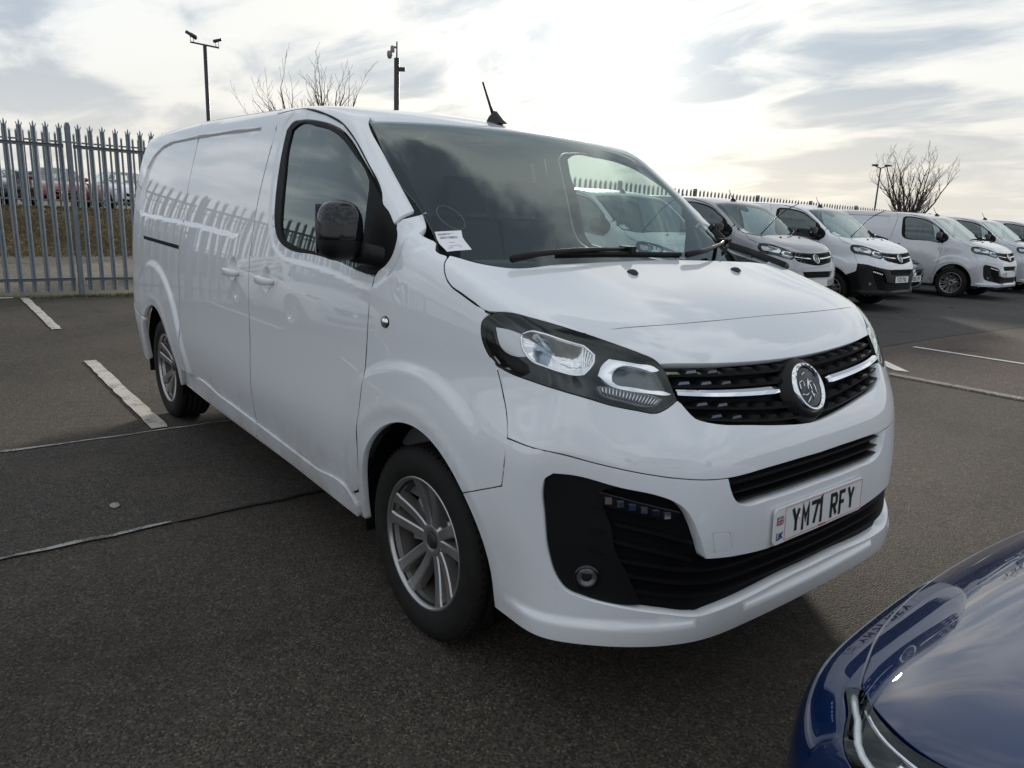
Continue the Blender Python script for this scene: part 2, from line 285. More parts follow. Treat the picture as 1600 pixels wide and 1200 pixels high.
D={
 'win_out':[[-1.224,-.901,1.374],[-1.24,-.89,1.442],[-1.259,-.867,1.551],[-1.277,-.835,1.675],[-1.284,-.809,1.761],[-1.252,-.801,1.786],[-1.16,-.798,1.792],[-.99,-.802,1.777],[-.838,-.809,1.751],[-.727,-.816,1.721],[-.633,-.826,1.678],[-.536,-.839,1.619],[-.428,-.853,1.548],[-.316,-.864,1.468],[-.27,-.867,1.432],[-.223,-.874,1.392],[-.197,-.885,1.351],[-.197,-.898,1.299],[-.225,-.906,1.261],[-.275,-.913,1.23],[-.322,-.916,1.218],[-.412,-.918,1.225],[-.59,-.918,1.247],[-.786,-.917,1.258],[-1.043,-.917,1.264],[-1.117,-.915,1.279],[-1.174,-.911,1.306]],
 'door_top':[[-1.386,-.783,1.831],[-1.368,-.772,1.847],[-1.05,-.774,1.83],[-.856,-.784,1.796],[-.715,-.8,1.75],[-.581,-.816,1.676],[-.447,-.828,1.587],[-.368,-.835,1.529],[-.328,-.848,1.492],[-.303,-.866,1.456]],
 'agap':[[-.295,-.917,1.206],[-.299,-.929,1.094],[-.305,-.943,.855],[-.319,-.949,.74],[-.372,-.939,.534],[-.401,-.911,.333],[-.321,-.904,.296]],
 'bgap':[[-1.386,-.783,1.831],[-1.393,-.802,1.784],[-1.408,-.842,1.649],[-1.441,-.878,1.505],[-1.452,-.902,1.368],[-1.473,-.92,1.242],[-1.472,-.929,1.16],[-1.467,-.941,.992],[-1.46,-.943,.916],[-1.444,-.95,.744],[-1.421,-.95,.63],[-1.479,-.938,.519],[-1.511,-.921,.416]],
 'silltop':[[-2.459,-.924,.44],[-1.515,-.92,.408],[-.752,-.917,.388],[-.518,-.916,.379]],
 'sillbot':[[-2.757,-.912,.351],[-1.624,-.911,.329],[-.332,-.896,.269]],
 'recess':[[-1.529,-.798,1.799],[-1.975,-.792,1.816],[-2.532,-.79,1.824],[-3.329,-.784,1.824],[-3.478,-.786,1.812],[-3.671,-.795,1.773],[-3.738,-.808,1.728],[-3.748,-.826,1.663],[-3.719,-.862,1.522],[-3.708,-.892,1.359],[-3.178,-.904,1.326],[-2.336,-.911,1.304],[-1.637,-.916,1.269],[-1.576,-.915,1.275],[-1.52,-.893,1.427]],
 'slideseam':[[-2.563,-.78,1.851],[-2.588,-.787,1.831],[-2.621,-.814,1.746],[-2.647,-.845,1.639],[-2.64,-.879,1.493],[-2.637,-.907,1.33],[-2.65,-.92,1.23],[-2.646,-.93,1.146],[-2.703,-.946,.8],[-2.765,-.912,.35]],
 'rail':[[-3.496,-.917,1.19],[-2.624,-.927,1.173]],
 'rbump':[[-3.877,-.934,.697],[-3.486,-.943,.659]],
 'rarch':[[-3.571,-.923,.489],[-3.455,-.943,.641],[-3.374,-.943,.73],[-3.242,-.942,.789],[-3.085,-.943,.823],[-2.988,-.944,.818],[-2.882,-.946,.778],[-2.771,-.95,.694],[-2.747,-.939,.538],[-2.765,-.912,.35]],
 'winggap':[[.029,-.816,1.305],[.063,-.858,1.282],[.103,-.88,1.247],[.136,-.885,1.223],[.192,-.884,1.204],[.256,-.882,1.183],[.315,-.879,1.164]],
 'head':[[.305,-.89,1.114],[.305,-.887,1.136],[.323,-.88,1.156],[.355,-.871,1.169],[.391,-.859,1.173],[.462,-.831,1.166],[.524,-.789,1.152],[.574,-.743,1.135],[.615,-.701,1.118],[.65,-.659,1.101],[.675,-.624,1.086],[.699,-.591,1.069],[.723,-.576,1.043],[.745,-.572,1.007],[.766,-.566,.968],[.765,-.599,.952],[.758,-.638,.94],[.736,-.686,.948],[.7,-.749,.962],[.659,-.806,.981],[.608,-.853,.996],[.528,-.876,1.005],[.438,-.887,1.013],[.385,-.892,1.025],[.34,-.893,1.056],[.316,-.893,1.086]],
 'bonfront':[[.574,-.743,1.135],[.58,-.739,1.132],[.597,-.638,1.144],[.618,-.501,1.147],[.631,-.259,1.148],[.633,.035,1.15],[.623,.407,1.149],[.588,.646,1.148],[.554,.776,1.138]],
 'headR':[[.584,.685,1.143],[.708,.699,.997],[.765,.601,.952],[.778,.495,.974],[.732,.525,1.045]],
 'grille':[[.71,-.583,1.059],[.74,-.433,1.052],[.756,-.241,1.042],[.763,-.014,1.037],[.762,.213,1.034],[.751,.382,1.041],[.735,.5,1.048],[.742,.503,1.037],[.781,.465,.977],[.789,.482,.956],[.808,.464,.925],[.829,.372,.901],[.845,.233,.881],[.862,.016,.851],[.861,-.053,.853],[.852,-.202,.867],[.839,-.334,.884],[.823,-.453,.9],[.81,-.503,.912],[.801,-.524,.92],[.787,-.542,.939],[.767,-.564,.967]],
 'slot':[[.874,-.454,.76],[.884,-.27,.758],[.888,-.088,.758],[.888,.123,.756],[.879,.411,.753],[.884,.401,.718],[.889,.376,.694],[.892,.352,.678],[.9,.125,.669],[.901,-.087,.663],[.897,-.269,.664],[.892,-.377,.669],[.889,-.404,.678],[.886,-.424,.693],[.882,-.438,.715]],
 'bumpseam':[[.874,-.452,.758],[.861,-.53,.764],[.826,-.629,.778],[.771,-.728,.798],[.715,-.806,.818],[.652,-.877,.839],[.562,-.923,.846],[.488,-.93,.847]],
 'bumpseamR':[[.879,.411,.752],[.859,.544,.757]],
 'fog':[[.622,-.906,.744],[.627,-.903,.768],[.643,-.889,.784],[.67,-.863,.784],[.758,-.756,.754],[.815,-.668,.731],[.834,-.631,.715],[.851,-.599,.69],[.862,-.578,.658],[.875,-.554,.602],[.884,-.532,.543],[.899,-.424,.527],[.907,-.266,.512],[.91,-.157,.512],[.911,.051,.51],[.906,.284,.512],[.901,.406,.513],[.892,.482,.553],[.903,.475,.393],[.91,.391,.39],[.918,.143,.396],[.918,-.144,.394],[.911,-.38,.382],[.902,-.492,.38],[.889,-.55,.38],[.856,-.634,.398],[.784,-.748,.421],[.719,-.82,.44],[.68,-.856,.458],[.659,-.873,.488],[.64,-.888,.548],[.626,-.899,.656]],
 'bumpbot':[[.516,-.903,.31],[.621,-.89,.311],[.676,-.861,.317],[.789,-.744,.331],[.898,-.494,.303],[.911,-.36,.316]],
 'wingbump':[[.392,-.892,1.013],[.432,-.9,.953],[.468,-.913,.901],[.493,-.929,.849],[.499,-.941,.783],[.495,-.944,.713],[.467,-.946,.68],[.392,-.947,.63]],
 'arch':[[-.332,-.912,.342],[-.321,-.922,.426],[-.273,-.941,.547],[-.235,-.949,.613],[-.176,-.95,.688],[-.108,-.949,.737],[-.03,-.948,.765],[.044,-.947,.775],[.153,-.947,.773],[.244,-.948,.741],[.321,-.949,.695],[.392,-.947,.63],[.427,-.941,.567],[.451,-.925,.466],[.459,-.913,.383],[.482,-.907,.328],[.516,-.903,.31]],
 'screen':[[-.677,-.726,1.764],[-.471,-.766,1.62],[-.337,-.78,1.519],[-.217,-.788,1.426],[-.117,-.778,1.352],[.004,-.821,1.309],[.138,-.77,1.286],[.195,-.712,1.278],[.213,-.516,1.288],[.214,-.28,1.295],[.207,-.003,1.299],[.18,.465,1.3],[-.703,.622,1.784],[-.75,.595,1.802],[-.749,.398,1.811],[-.748,.002,1.818],[-.721,-.425,1.801]],
 'drl':[[.734,-.79,.73],[.841,-.625,.68],[.834,-.644,.667],[.741,-.783,.708]],
 'misc':[[.718,-.818,.498],[.892,-.474,.578],[-.184,-.926,1.072],[-1.7,-.932,1.128],[-1.254,-.933,1.115],[.817,.052,.94],[.307,-.26,1.268],[.289,.32,1.272]],
 'plate':[[.907,-.255,.522],[.9,-.252,.632],[.899,.297,.626],[.906,.282,.519]],
 'ditch':[[-1.368,-.772,1.847],[-1.599,-.771,1.854],[-2.044,-.767,1.867],[-2.505,-.771,1.867]],
 'glass':[[-1.156,-.895,1.414],[-1.168,-.883,1.481],[-1.185,-.865,1.561],[-1.22,-.834,1.68],[-1.222,-.81,1.757],[-1.185,-.805,1.772],[-.975,-.809,1.758],[-.842,-.815,1.734],[-.727,-.824,1.699],[-.591,-.84,1.635],[-.458,-.855,1.557],[-.428,-.861,1.53],[-.408,-.881,1.451],[-.397,-.9,1.346],[-.385,-.914,1.249],[-.415,-.916,1.238],[-.721,-.916,1.266],[-1.028,-.914,1.286],[-1.101,-.912,1.302],[-1.142,-.905,1.347]],
 'apj':[[-.223,-.874,1.392],[-.224,-.835,1.422],[-.233,-.788,1.438]],
 'hlA':[[.355,-.882,1.128],[.405,-.876,1.127],[.449,-.87,1.121],[.461,-.873,1.1],[.483,-.875,1.066],[.45,-.881,1.061],[.415,-.885,1.064],[.386,-.886,1.077],[.367,-.885,1.104]],
 'hlB':[[.454,-.868,1.122],[.481,-.854,1.136],[.511,-.838,1.135],[.551,-.812,1.125],[.587,-.777,1.113],[.598,-.763,1.109],[.612,-.757,1.099],[.627,-.749,1.087],[.635,-.758,1.073],[.639,-.774,1.057],[.638,-.796,1.039],[.627,-.813,1.037],[.6,-.84,1.042],[.552,-.863,1.05],[.513,-.871,1.056],[.481,-.874,1.074],[.461,-.873,1.1]],
 'hlC':[[.658,-.76,1.038],[.651,-.74,1.063],[.651,-.717,1.077],[.663,-.692,1.073],[.687,-.645,1.064],[.708,-.599,1.055],[.717,-.589,1.046],[.716,-.596,1.044],[.692,-.649,1.056],[.675,-.688,1.061],[.671,-.708,1.055],[.675,-.728,1.035],[.681,-.731,1.022],[.689,-.723,1.014],[.708,-.687,1.007],[.732,-.635,.997],[.746,-.597,.993],[.755,-.575,.985],[.754,-.584,.984],[.735,-.637,.99],[.706,-.699,1.0],[.683,-.737,1.012],[.668,-.752,1.027]],
 'hlD':[[.674,-.73,1.035],[.67,-.702,1.06],[.693,-.65,1.055],[.717,-.597,1.044],[.734,-.592,1.017],[.75,-.586,.991],[.732,-.635,.996],[.708,-.687,1.007],[.687,-.726,1.015]],
 'hlE':[[.668,-.769,1.011],[.685,-.738,1.009],[.707,-.7,.999],[.735,-.638,.988],[.753,-.603,.975],[.751,-.631,.96],[.741,-.661,.959],[.712,-.713,.973],[.688,-.754,.984],[.677,-.767,.993]],
 'chrome':[[.758,-.562,.987],[.779,-.473,.978],[.794,-.356,.968],[.803,-.236,.96],[.807,-.149,.956],[.806,.152,.957],[.803,.234,.96],[.792,.35,.972],[.773,.468,.992]],
 'gb1':[[.726,-.585,1.034],[.747,-.504,1.028],[.763,-.391,1.022],[.773,-.261,1.015],[.779,-.116,1.009],[.781,-.011,1.008],[.779,.16,1.008],[.773,.295,1.012],[.762,.406,1.022],[.752,.472,1.028]],
 'gb2':[[.745,-.576,1.005],[.761,-.517,.999],[.778,-.407,.993],[.789,-.279,.985],[.796,-.136,.977],[.798,-.054,.975],[.797,.156,.976],[.788,.304,.983],[.771,.443,1.001]],
 'gb3':[[.777,-.555,.952],[.795,-.488,.943],[.812,-.374,.933],[.824,-.245,.92],[.834,-.101,.907],[.83,.116,.914],[.82,.259,.926],[.803,.399,.946]],
 'gb4':[[.798,-.533,.923],[.818,-.448,.91],[.834,-.329,.896],[.844,-.193,.883],[.852,-.074,.873],[.846,.099,.884],[.837,.245,.895],[.821,.367,.916]],
 'cowltrim':[[.104,.762,1.297],[.175,.635,1.291],[.196,.443,1.296],[.064,.594,1.324],[-.16,.824,1.376]],
 'sticker':[[-.139,-.767,1.369],[-.137,-.661,1.376],[.026,-.73,1.32],[.004,-.809,1.312]],
 'wiper':[[.178,-.689,1.285],[.175,-.644,1.29],[.171,-.493,1.301],[.151,-.313,1.312],[.119,-.121,1.324],[.153,-.123,1.314],[.167,-.087,1.311],[.154,-.491,1.306],[.183,-.187,1.305],[.181,.13,1.306]],
 'wiperL':[[.2,.175,1.3],[.137,.343,1.315],[-.006,.633,1.337],[.178,.23,1.306]],
 'sensor':[[-.661,-.255,1.779],[-.606,-.12,1.748],[-.548,-.077,1.707],[-.532,-.019,1.696],[-.55,.068,1.709],[-.602,.093,1.745],[-.67,.036,1.787],[-.726,-.029,1.811]],
 'podr':[[.733,-.791,.741],[.738,-.787,.697],[.756,-.77,.636],[.764,-.763,.583],[.793,-.729,.502],[.819,-.698,.42]],
 'bars':[[.758,-.766,.651],[.826,-.667,.623],[.878,-.551,.578],[.771,-.753,.598],[.839,-.65,.57],[.883,-.537,.533],[.781,-.742,.557],[.846,-.639,.529],[.888,-.523,.493],[.792,-.729,.517],[.853,-.629,.488],[.892,-.514,.451],[.801,-.719,.475],[.856,-.627,.449],[.899,-.495,.404]],
 'frarc':[[-.273,-.94,.902],[-.18,-.933,.958],[-.066,-.926,.998],[.041,-.919,1.011],[.11,-.916,.999],[.264,-.912,.957],[.387,-.922,.891],[-.155,-.947,.778],[.001,-.94,.852],[.145,-.936,.863],[.261,-.939,.836]],
 'rrarc':[[-3.454,-.934,.967],[-3.263,-.931,1.066],[-3.06,-.934,1.06],[-2.905,-.938,.993],[-2.767,-.943,.882],[-2.703,-.946,.793]],
 'tow':[[.884,-.512,.613],[.894,-.445,.602],[.898,-.432,.546],[.889,-.501,.556]],
 'stickL':[[-.149,-.641,1.386],[-.143,-.654,1.381],[-.142,-.668,1.379],[-.146,-.682,1.381],[-.155,-.694,1.387],[-.167,-.704,1.395],[-.181,-.711,1.406],[-.197,-.713,1.417],[-.212,-.712,1.429],[-.225,-.706,1.44],[-.235,-.696,1.448],[-.241,-.684,1.454],[-.243,-.67,1.456],[-.239,-.655,1.454],[-.231,-.642,1.448],[-.218,-.632,1.44],[-.204,-.624,1.429],[-.188,-.622,1.417],[-.173,-.624,1.405],[-.159,-.631,1.394]],
 'fritin':[[-.657,-.057,1.78],[-.648,-.385,1.768],[-.647,-.622,1.756],[-.639,-.682,1.747],[-.375,-.724,1.553],[-.141,-.748,1.372],[-.048,-.762,1.331],[.047,-.583,1.329],[.077,-.32,1.332],[.075,.013,1.335],[.06,.178,1.338]],
}

def poly_sd(x,z,poly):
    p=np.array(poly); q=np.roll(p,-1,0); e=q-p; best=None; ins=np.zeros(np.shape(x),bool)
    for (ax,az),(ex,ez),(bx,bz) in zip(p,e,q):
        t=np.clip(((x-ax)*ex+(z-az)*ez)/(ex*ex+ez*ez+1e-12),0,1); d=(x-ax-t*ex)**2+(z-az-t*ez)**2
        best=d if best is None else np.minimum(best,d)
        c=(az>z)!=(bz>z); ins^=c&(x<(bx-ax)*(z-az)/((bz-az) if bz!=az else 1e-12)+ax)
    r=np.sqrt(best); return np.where(ins,-r,r)
def catmull(pts,step,closed=True,corner=42.,dims=2):
    """resample through points, keeping sharp corners"""
    p=[np.array(q,float) for q in pts]
    if closed and np.linalg.norm(p[0]-p[-1])<1e-6: p=p[:-1]
    n=len(p); cor=[]
    for i in range(n):
        if not closed and i in (0,n-1): cor.append(True); continue
        a=p[i]-p[i-1]; b=p[(i+1)%n]-p[i]; c=np.dot(a,b)/(np.linalg.norm(a)*np.linalg.norm(b)+1e-12); cor.append(math.degrees(math.acos(max(-1,min(1,c))))>corner)
    out=[]
    for i in range(n if closed else n-1):
        j=(i+1)%n; P1,P2=p[i],p[j]; L=np.linalg.norm(P2-P1)
        P0=p[i-1] if not cor[i] else P1-(P2-P1); P3=p[(j+1)%n] if not cor[j] else P2+(P2-P1)
        l0=max(np.linalg.norm(P1-P0),1e-6); l2=max(np.linalg.norm(P3-P2),1e-6)
        m1=((P1-P0)/l0*L+(P2-P1)*l0/L)*L/(l0+L) if not cor[i] else P2-P1
        m2=((P2-P1)/L*l2+(P3-P2)/l2*L)*L/(l2+L) if not cor[j] else P2-P1
        k=max(1,int(math.ceil(L/step)))
        for s in range(k):
            t=s/k; out.append((2*t**3-3*t*t+1)*P1+(t**3-2*t*t+t)*m1+(-2*t**3+3*t*t)*P2+(t**3-t*t)*m2)
    if not closed: out.append(p[-1])
    return out
def inset(poly,g):
    p=np.array(poly); a=p-np.roll(p,1,0); b=np.roll(p,-1,0)-p
    area=.5*np.sum(p[:,0]*np.roll(p[:,1],-1)-np.roll(p[:,0],-1)*p[:,1]); s=1 if area>0 else -1
    na=np.stack([-a[:,1],a[:,0]],1); nb=np.stack([-b[:,1],b[:,0]],1)
    na/=np.linalg.norm(na,axis=1,keepdims=True)+1e-12; nb/=np.linalg.norm(nb,axis=1,keepdims=True)+1e-12
    m=na+nb; m/=np.maximum((m*na).sum(1,keepdims=True),.35)
    return p+s*g*m
def grad(fn,X,h=7e-4):
    x,y,z=X[:,0],X[:,1],X[:,2]
    g=np.stack([fn(x+h,y,z)-fn(x-h,y,z),fn(x,y+h,z)-fn(x,y-h,z),fn(x,y,z+h)-fn(x,y,z-h)],-1)
    return g/np.maximum(np.linalg.norm(g,axis=-1,keepdims=True),1e-12)
def march(fine_fn,O,Dr,t0,t1,n=60):
    fn=getattr(fine_fn,'coarse',fine_fn)
    t=np.linspace(t0,t1,n); lo=np.full(len(O),t0); hi=np.full(len(O),t1); done=np.zeros(len(O),bool); pv=None; vmin=np.full(len(O),9.); tmin=np.zeros(len(O))
    for k,tt in enumerate(t):
        Q=O+Dr*tt; v=fn(Q[:,0],Q[:,1],Q[:,2])
        b=(v<vmin)&~done; vmin[b]=v[b]; tmin[b]=tt
        if k:
            h=(v<0)&~done; lo[h]=t[k-1]; hi[h]=tt; done|=h
    lo[~done]=tmin[~done]; hi[~done]=tmin[~done]
    for f,k in (((fn,20),) if fn is fine_fn else ((fn,8),(fine_fn,14))):
        if f is not fn: lo=lo-.04; hi=hi+.05
        for _ in range(k):
            m=(lo+hi)/2; Q=O+Dr*m[:,None]; q=f(Q[:,0],Q[:,1],Q[:,2])<0
            hi=np.where(q,m,hi); lo=np.where(q,lo,m)
    return O+Dr*((lo+hi)/2)[:,None]
class Dir:
    def __init__(s,d,t0=0.,t1=3.4):
        s.d=np.array(d,float)/np.linalg.norm(d); r=np.array((0,0,1.)) if abs(s.d[2])<.9 else np.array((1.,0,0))
        s.a=np.cross(r,s.d); s.a/=np.linalg.norm(s.a); s.b=np.cross(s.d,s.a); s.t0,s.t1=t0,t1
    def uv(s,P3): P3=np.atleast_2d(np.array(P3,float)); return np.stack([P3@s.a,P3@s.b],1)
    def rays(s,uv): 
        O=uv[:,:1]*s.a+uv[:,1:]*s.b-s.d*1.9; return O,np.repeat(s.d[None],len(uv),0)
class Cyl:
    def __init__(s,xc=-.1,k=.9,r=1.9): s.xc,s.k,s.r=xc,k,r; s.t0,s.t1=0.,1.75
    def uv(s,P3): P3=np.atleast_2d(np.array(P3,float)); return np.stack([np.arctan2(P3[:,1],P3[:,0]-s.xc)*s.k,P3[:,2]],1)
    def rays(s,uv):
        f=uv[:,0]/s.k; d=np.stack([np.cos(f),np.sin(f),0*f],1); O=d*s.r; O[:,0]+=s.xc; O[:,2]=uv[:,1]; return O,-d
SIDE=Dir((0,1,0),.6,2.2); TOP=Dir((0,0,-1),-.2,2.2); CYL=Cyl()
class Patch: pass
def patch(fn,chart,outer,holes=(),res=.03,gap=.0021,step=None,fine=None,fres=None,is_uv=False,corner=42.):
    step=step or res*.6
    f=lambda o:np.array([tuple(q) for q in (o if is_uv else chart.uv([p for p in o]))])
    loops=[inset(catmull(f(outer),step,corner=corner),gap)]
    for h in holes: loops.append(inset(catmull(f(h),step,corner=corner),-gap))
    lo=loops[0].min(0); hi=loops[0].max(0)
    def grid(r):
        rows=[]
        for k,v in enumerate(np.arange(lo[1],hi[1],r*.87)):
            u=np.arange(lo[0]+(k%2)*r*.5,hi[0],r); rows.append(np.stack([u,0*u+v],1))
        return np.concatenate(rows)
    G=grid(res)
    if fine is not None:
        Gf=grid(fres); O,_=chart.rays(Gf); mk=fine(O[:,0],O[:,2]); Of,_=chart.rays(G); G=np.concatenate([G[~fine(Of[:,0],Of[:,2])],Gf[mk]])
    sdv=poly_sd(G[:,0],G[:,1],loops[0]); keep=sdv<-step*.7
    for h in loops[1:]: keep&=poly_sd(G[:,0],G[:,1],h)>step*.7
    G=G[keep]
    pts=np.concatenate(loops+[G]); E=[];b=0
    for L in loops: n=len(L); E+=[(b+i,b+(i+1)%n) for i in range(n)]; b+=n
    vo,_,fo,_,_,_=delaunay_2d_cdt([Vector(p) for p in pts],E,[],0,1e-6)
    vo=np.array([tuple(v) for v in vo]); T=np.array([tuple(t) for t in fo]); c=vo[T].mean(1)
    ok=poly_sd(c[:,0],c[:,1],loops[0])<0
    for h in loops[1:]: ok&=poly_sd(c[:,0],c[:,1],h)>0
    T=T[ok]; used=np.unique(T); mp=-np.ones(len(vo),int); mp[used]=np.arange(len(used)); vo=vo[used]; T=mp[T]
    O,Dr=chart.rays(vo); X=march(fn,O,Dr,chart.t0,chart.t1); Nn=grad(fn,X)
    fnrm=np.cross(X[T[:,1]]-X[T[:,0]],X[T[:,2]]-X[T[:,0]]); fl=(fnrm*Nn[T].mean(1)).sum(1)<0; T[fl]=T[fl][:,::-1]
    p=Patch(); p.X,p.N,p.T=X,Nn,T; return p
def shell(p,off=0.,flange=.016,mirror=False):
    X=p.X+p.N*off; Nn=p.N; T=p.T
    V=[X];NN=[Nn];F=[T]
    if flange:
        cnt={}
        for a,b,c in T:
            for e in ((a,b),(b,c),(c,a)): cnt[e]=1
        be=[e for e in cnt if (e[1],e[0]) not in cnt]
        bv=sorted({v for e in be for v in e}); ix={v:i for i,v in enumerate(bv)}; tn=np.zeros((len(bv),3))
        for a,b in be:
            d=X[b]-X[a]; t=np.cross(d,Nn[a]); t/=np.linalg.norm(t)+1e-12; tn[ix[a]]+=t; tn[ix[b]]+=t
        tn/=np.linalg.norm(tn,axis=1,keepdims=True)+1e-12
        B=X[bv]; r=min(.0018,abs(flange)*.2); n0=len(X); m=len(bv)
        V+=[B+tn*r*.7-Nn[bv]*r,B+tn*r-Nn[bv]*flange]; NN+=[tn*.8+Nn[bv]*.6,tn]
        F.append(np.array([(a,n0+ix[a],n0+ix[b],b) for a,b in be])); F.append(np.array([(n0+ix[a],n0+m+ix[a],n0+m+ix[b],n0+ix[b]) for a,b in be]))
    V=np.concatenate(V);NN=np.concatenate(NN); NN=NN/np.linalg.norm(NN,axis=1,keepdims=True)
    FF=[tuple(f) for A in F for f in A]
    if mirror: V=V*[1,-1,1];NN=NN*[1,-1,1];FF=[f[::-1] for f in FF]
    return V,FF,NN
def panel(name,p,mat,parent,off=0.,flange=.016,mirror=False):
    V,F,N_=shell(p,off,flange,mirror); return ob(name,mesh(name,V,F,N_,mat=mat),parent)
mir=lambda L:[(q[0],-q[1],q[2]) for q in L]
def sym(half):   # half outline from centre line (y=0) to centre line, on the right side
    return list(half)+[(q[0],-q[1],q[2]) for q in half[::-1] if abs(q[1])>1e-4]
def xz(L): return [(a,-.95,b) for a,b in L]
# pressed features of the van's sides
AF,AR=(.0,.335),(-3.275,.335)
RECESS=[(-1.60,1.795),(-2.0,1.805),(-2.6,1.813),(-3.2,1.81),(-3.42,1.79),(-3.62,1.735),(-3.72,1.66),(-3.75,1.55),(-3.76,1.36),(-3.70,1.335),(-3.0,1.318),(-2.357,1.303),(-1.72,1.275),(-1.655,1.285),(-1.63,1.34),(-1.585,1.6)]
WIN=[(q[0],q[2]) for q in D['win_out']]
HANDLES=[(-1.253,1.130),(-1.699,1.143)]
def hull(x,y,z):
    b=hull0(x,y,z); side=ss(np.abs(y),.60,.74)
    r=np.sqrt((x-AF[0])**2+(z-AF[1])**2); d=.008*(1-ss(r,.585,.640))*(1-ss(x,.18,.45))*ss(x,-.52,-.26)+.004*(1-ss(r,.46,.52))*(1-ss(x,.3,.5))
    r=np.sqrt((x-AR[0])**2+(z-AR[1])**2); d=d+.015*(1-ss(r,.67,.740))*ss(x,-4.0,-3.75)+.004*(1-ss(r,.46,.53))
    m=(x<-1.4)&(z>1.15)
    if np.any(m): d=d-np.where(m,.013*ss(-poly_sd(x,z,RECESS),-.002,.022),0)
    m=(x>-1.5)&(x<0)&(z>1.05)
    if np.any(m): d=d-np.where(m,.006*ss(.055-poly_sd(x,z,WIN),0,.02),0)
    for hx,hz in HANDLES:
        d=d-.022*(1-ss(np.sqrt(((x-hx)/.062)**2+((z-hz+.012)/.056)**2),.35,1.05))
    d=d*side
    d=d-.009*(1-ss(np.sqrt((x-AF[0])**2+(z-AF[1])**2),.42,.50))*side*(1-ss(x,.35,.5))-.009*(1-ss(np.sqrt((x-AR[0])**2+(z-AR[1])**2),.41,.49))*side
    a_=np.abs(y); d=d+(1-ss(z,.366,.378))*ss(x,.45,.6)*.007              # chin lip
    return b-d
hull.coarse=hull0
def fine_side(x,z):
    x=np.asarray(x);z=np.asarray(z)
    k=np.zeros(np.shape(x),bool)
    r=np.sqrt((x-AF[0])**2+(z-AF[1])**2); k|=(r>.56)&(r<.665)&(x>-.4)&(x<.45)
    r=np.sqrt((x-AR[0])**2+(z-AR[1])**2); k|=(r>.65)&(r<.755)
    k|=(np.abs(poly_sd(x,z,RECESS)+.01)<.02)
    k|=(np.abs(poly_sd(x,z,WIN)-.045)<.018)
    for hx,hz in HANDLES: k|=(np.abs(x-hx)<.085)&(np.abs(z-hz)<.085)
    return k
def on(fn,chart,P3): 
    O,Dr=chart.rays(chart.uv(P3)); return march(fn,O,Dr,chart.t0,chart.t1)
def arc(c,r,a0,a1,n): return [(c[0]+r*math.cos(R(a0+(a1-a0)*i/n)),c[1]+r*math.sin(R(a0+(a1-a0)*i/n))) for i in range(n+1)]

def black_strip(fn,chart,pts,parent,depth=.006,r=.0060,mirror=False,closed=False,name='gap_shade_strip'):
    """dark strip added along a shut line, standing in for the shade in the gap"""
    X=on(fn,chart,resample(pts,max(8,int(np.sum(np.linalg.norm(np.diff(np.array(pts,float),axis=0),axis=1))/.03)))); N_=grad(fn,X); Q=X-N_*depth
    if mirror: Q=Q*[1,-1,1]
    Q=[tuple(q) for q in Q]
    if closed: Q.append(Q[0])
    return MB().tube(Q,r,4,cap=False,smooth=False).build(name,M['black_strip'],parent)
# ------------------------------------------------------------------ van parts
def glyph_strokes():
    G={}
    G['Y']=[[(0,1),(.5,.48),(1,1)],[(.5,.48),(.5,0)]]
    G['M']=[[(0,0),(0,1),(.5,.40),(1,1),(1,0)]]
    G['7']=[[(0,1),(1,1),(.38,0)]]
    G['1']=[[(.12,.86),(.5,1),(.5,0)]]
    G['R']=[[(0,0),(0,1),(.8,1),(1,.88),(1,.60),(.8,.48),(0,.48)],[(.48,.48),(1,0)]]
    G['F']=[[(0,0),(0,1),(1,1)],[(0,.50),(.8,.50)]]
    G['C']=[[(1,.76),(.86,1),(.14,1),(0,.84),(0,.16),(.14,0),(.86,0),(1,.24)]]
    G['2']=[[(0,.80),(.14,1),(.86,1),(1,.84),(1,.60),(0,.0),(1,0)]]
    G['P']=[[(0,0),(0,1),(.84,1),(1,.86),(1,.58),(.84,.46),(0,.46)]]
    G['U']=[[(0,1),(0,.14),(.16,0),(.84,0),(1,.14),(1,1)]]
    G['6']=[[(1,.84),(.84,1),(.16,1),(0,.84),(0,.14),(.16,0),(.84,0),(1,.14),(1,.44),(.84,.57),(0,.57)]]
    G['8']=[[(.16,.53),(0,.66),(0,.87),(.16,1),(.84,1),(1,.87),(1,.66),(.84,.53),(.16,.53),(0,.40),(0,.13),(.16,0),(.84,0),(1,.13),(1,.40),(.84,.53)]]
    G['G']=[[(1,.80),(.86,1),(.14,1),(0,.84),(0,.16),(.14,0),(.86,0),(1,.16),(1,.46),(.55,.46)]]
    G['L']=[[(0,1),(0,0),(1,0)]]
    G['K']=[[(0,0),(0,1)],[(1,1),(0,.42)],[(.22,.56),(1,0)]]
    G['X']=[[(0,0),(1,1)],[(0,1),(1,0)]]
    G['V']=[[(0,1),(.5,0),(1,1)]]; G['A']=[[(0,0),(.5,1),(1,0)],[(.2,.36),(.8,.36)]]; G['H']=[[(0,0),(0,1)],[(1,0),(1,1)],[(0,.5),(1,.5)]]
    return G
GL=glyph_strokes()
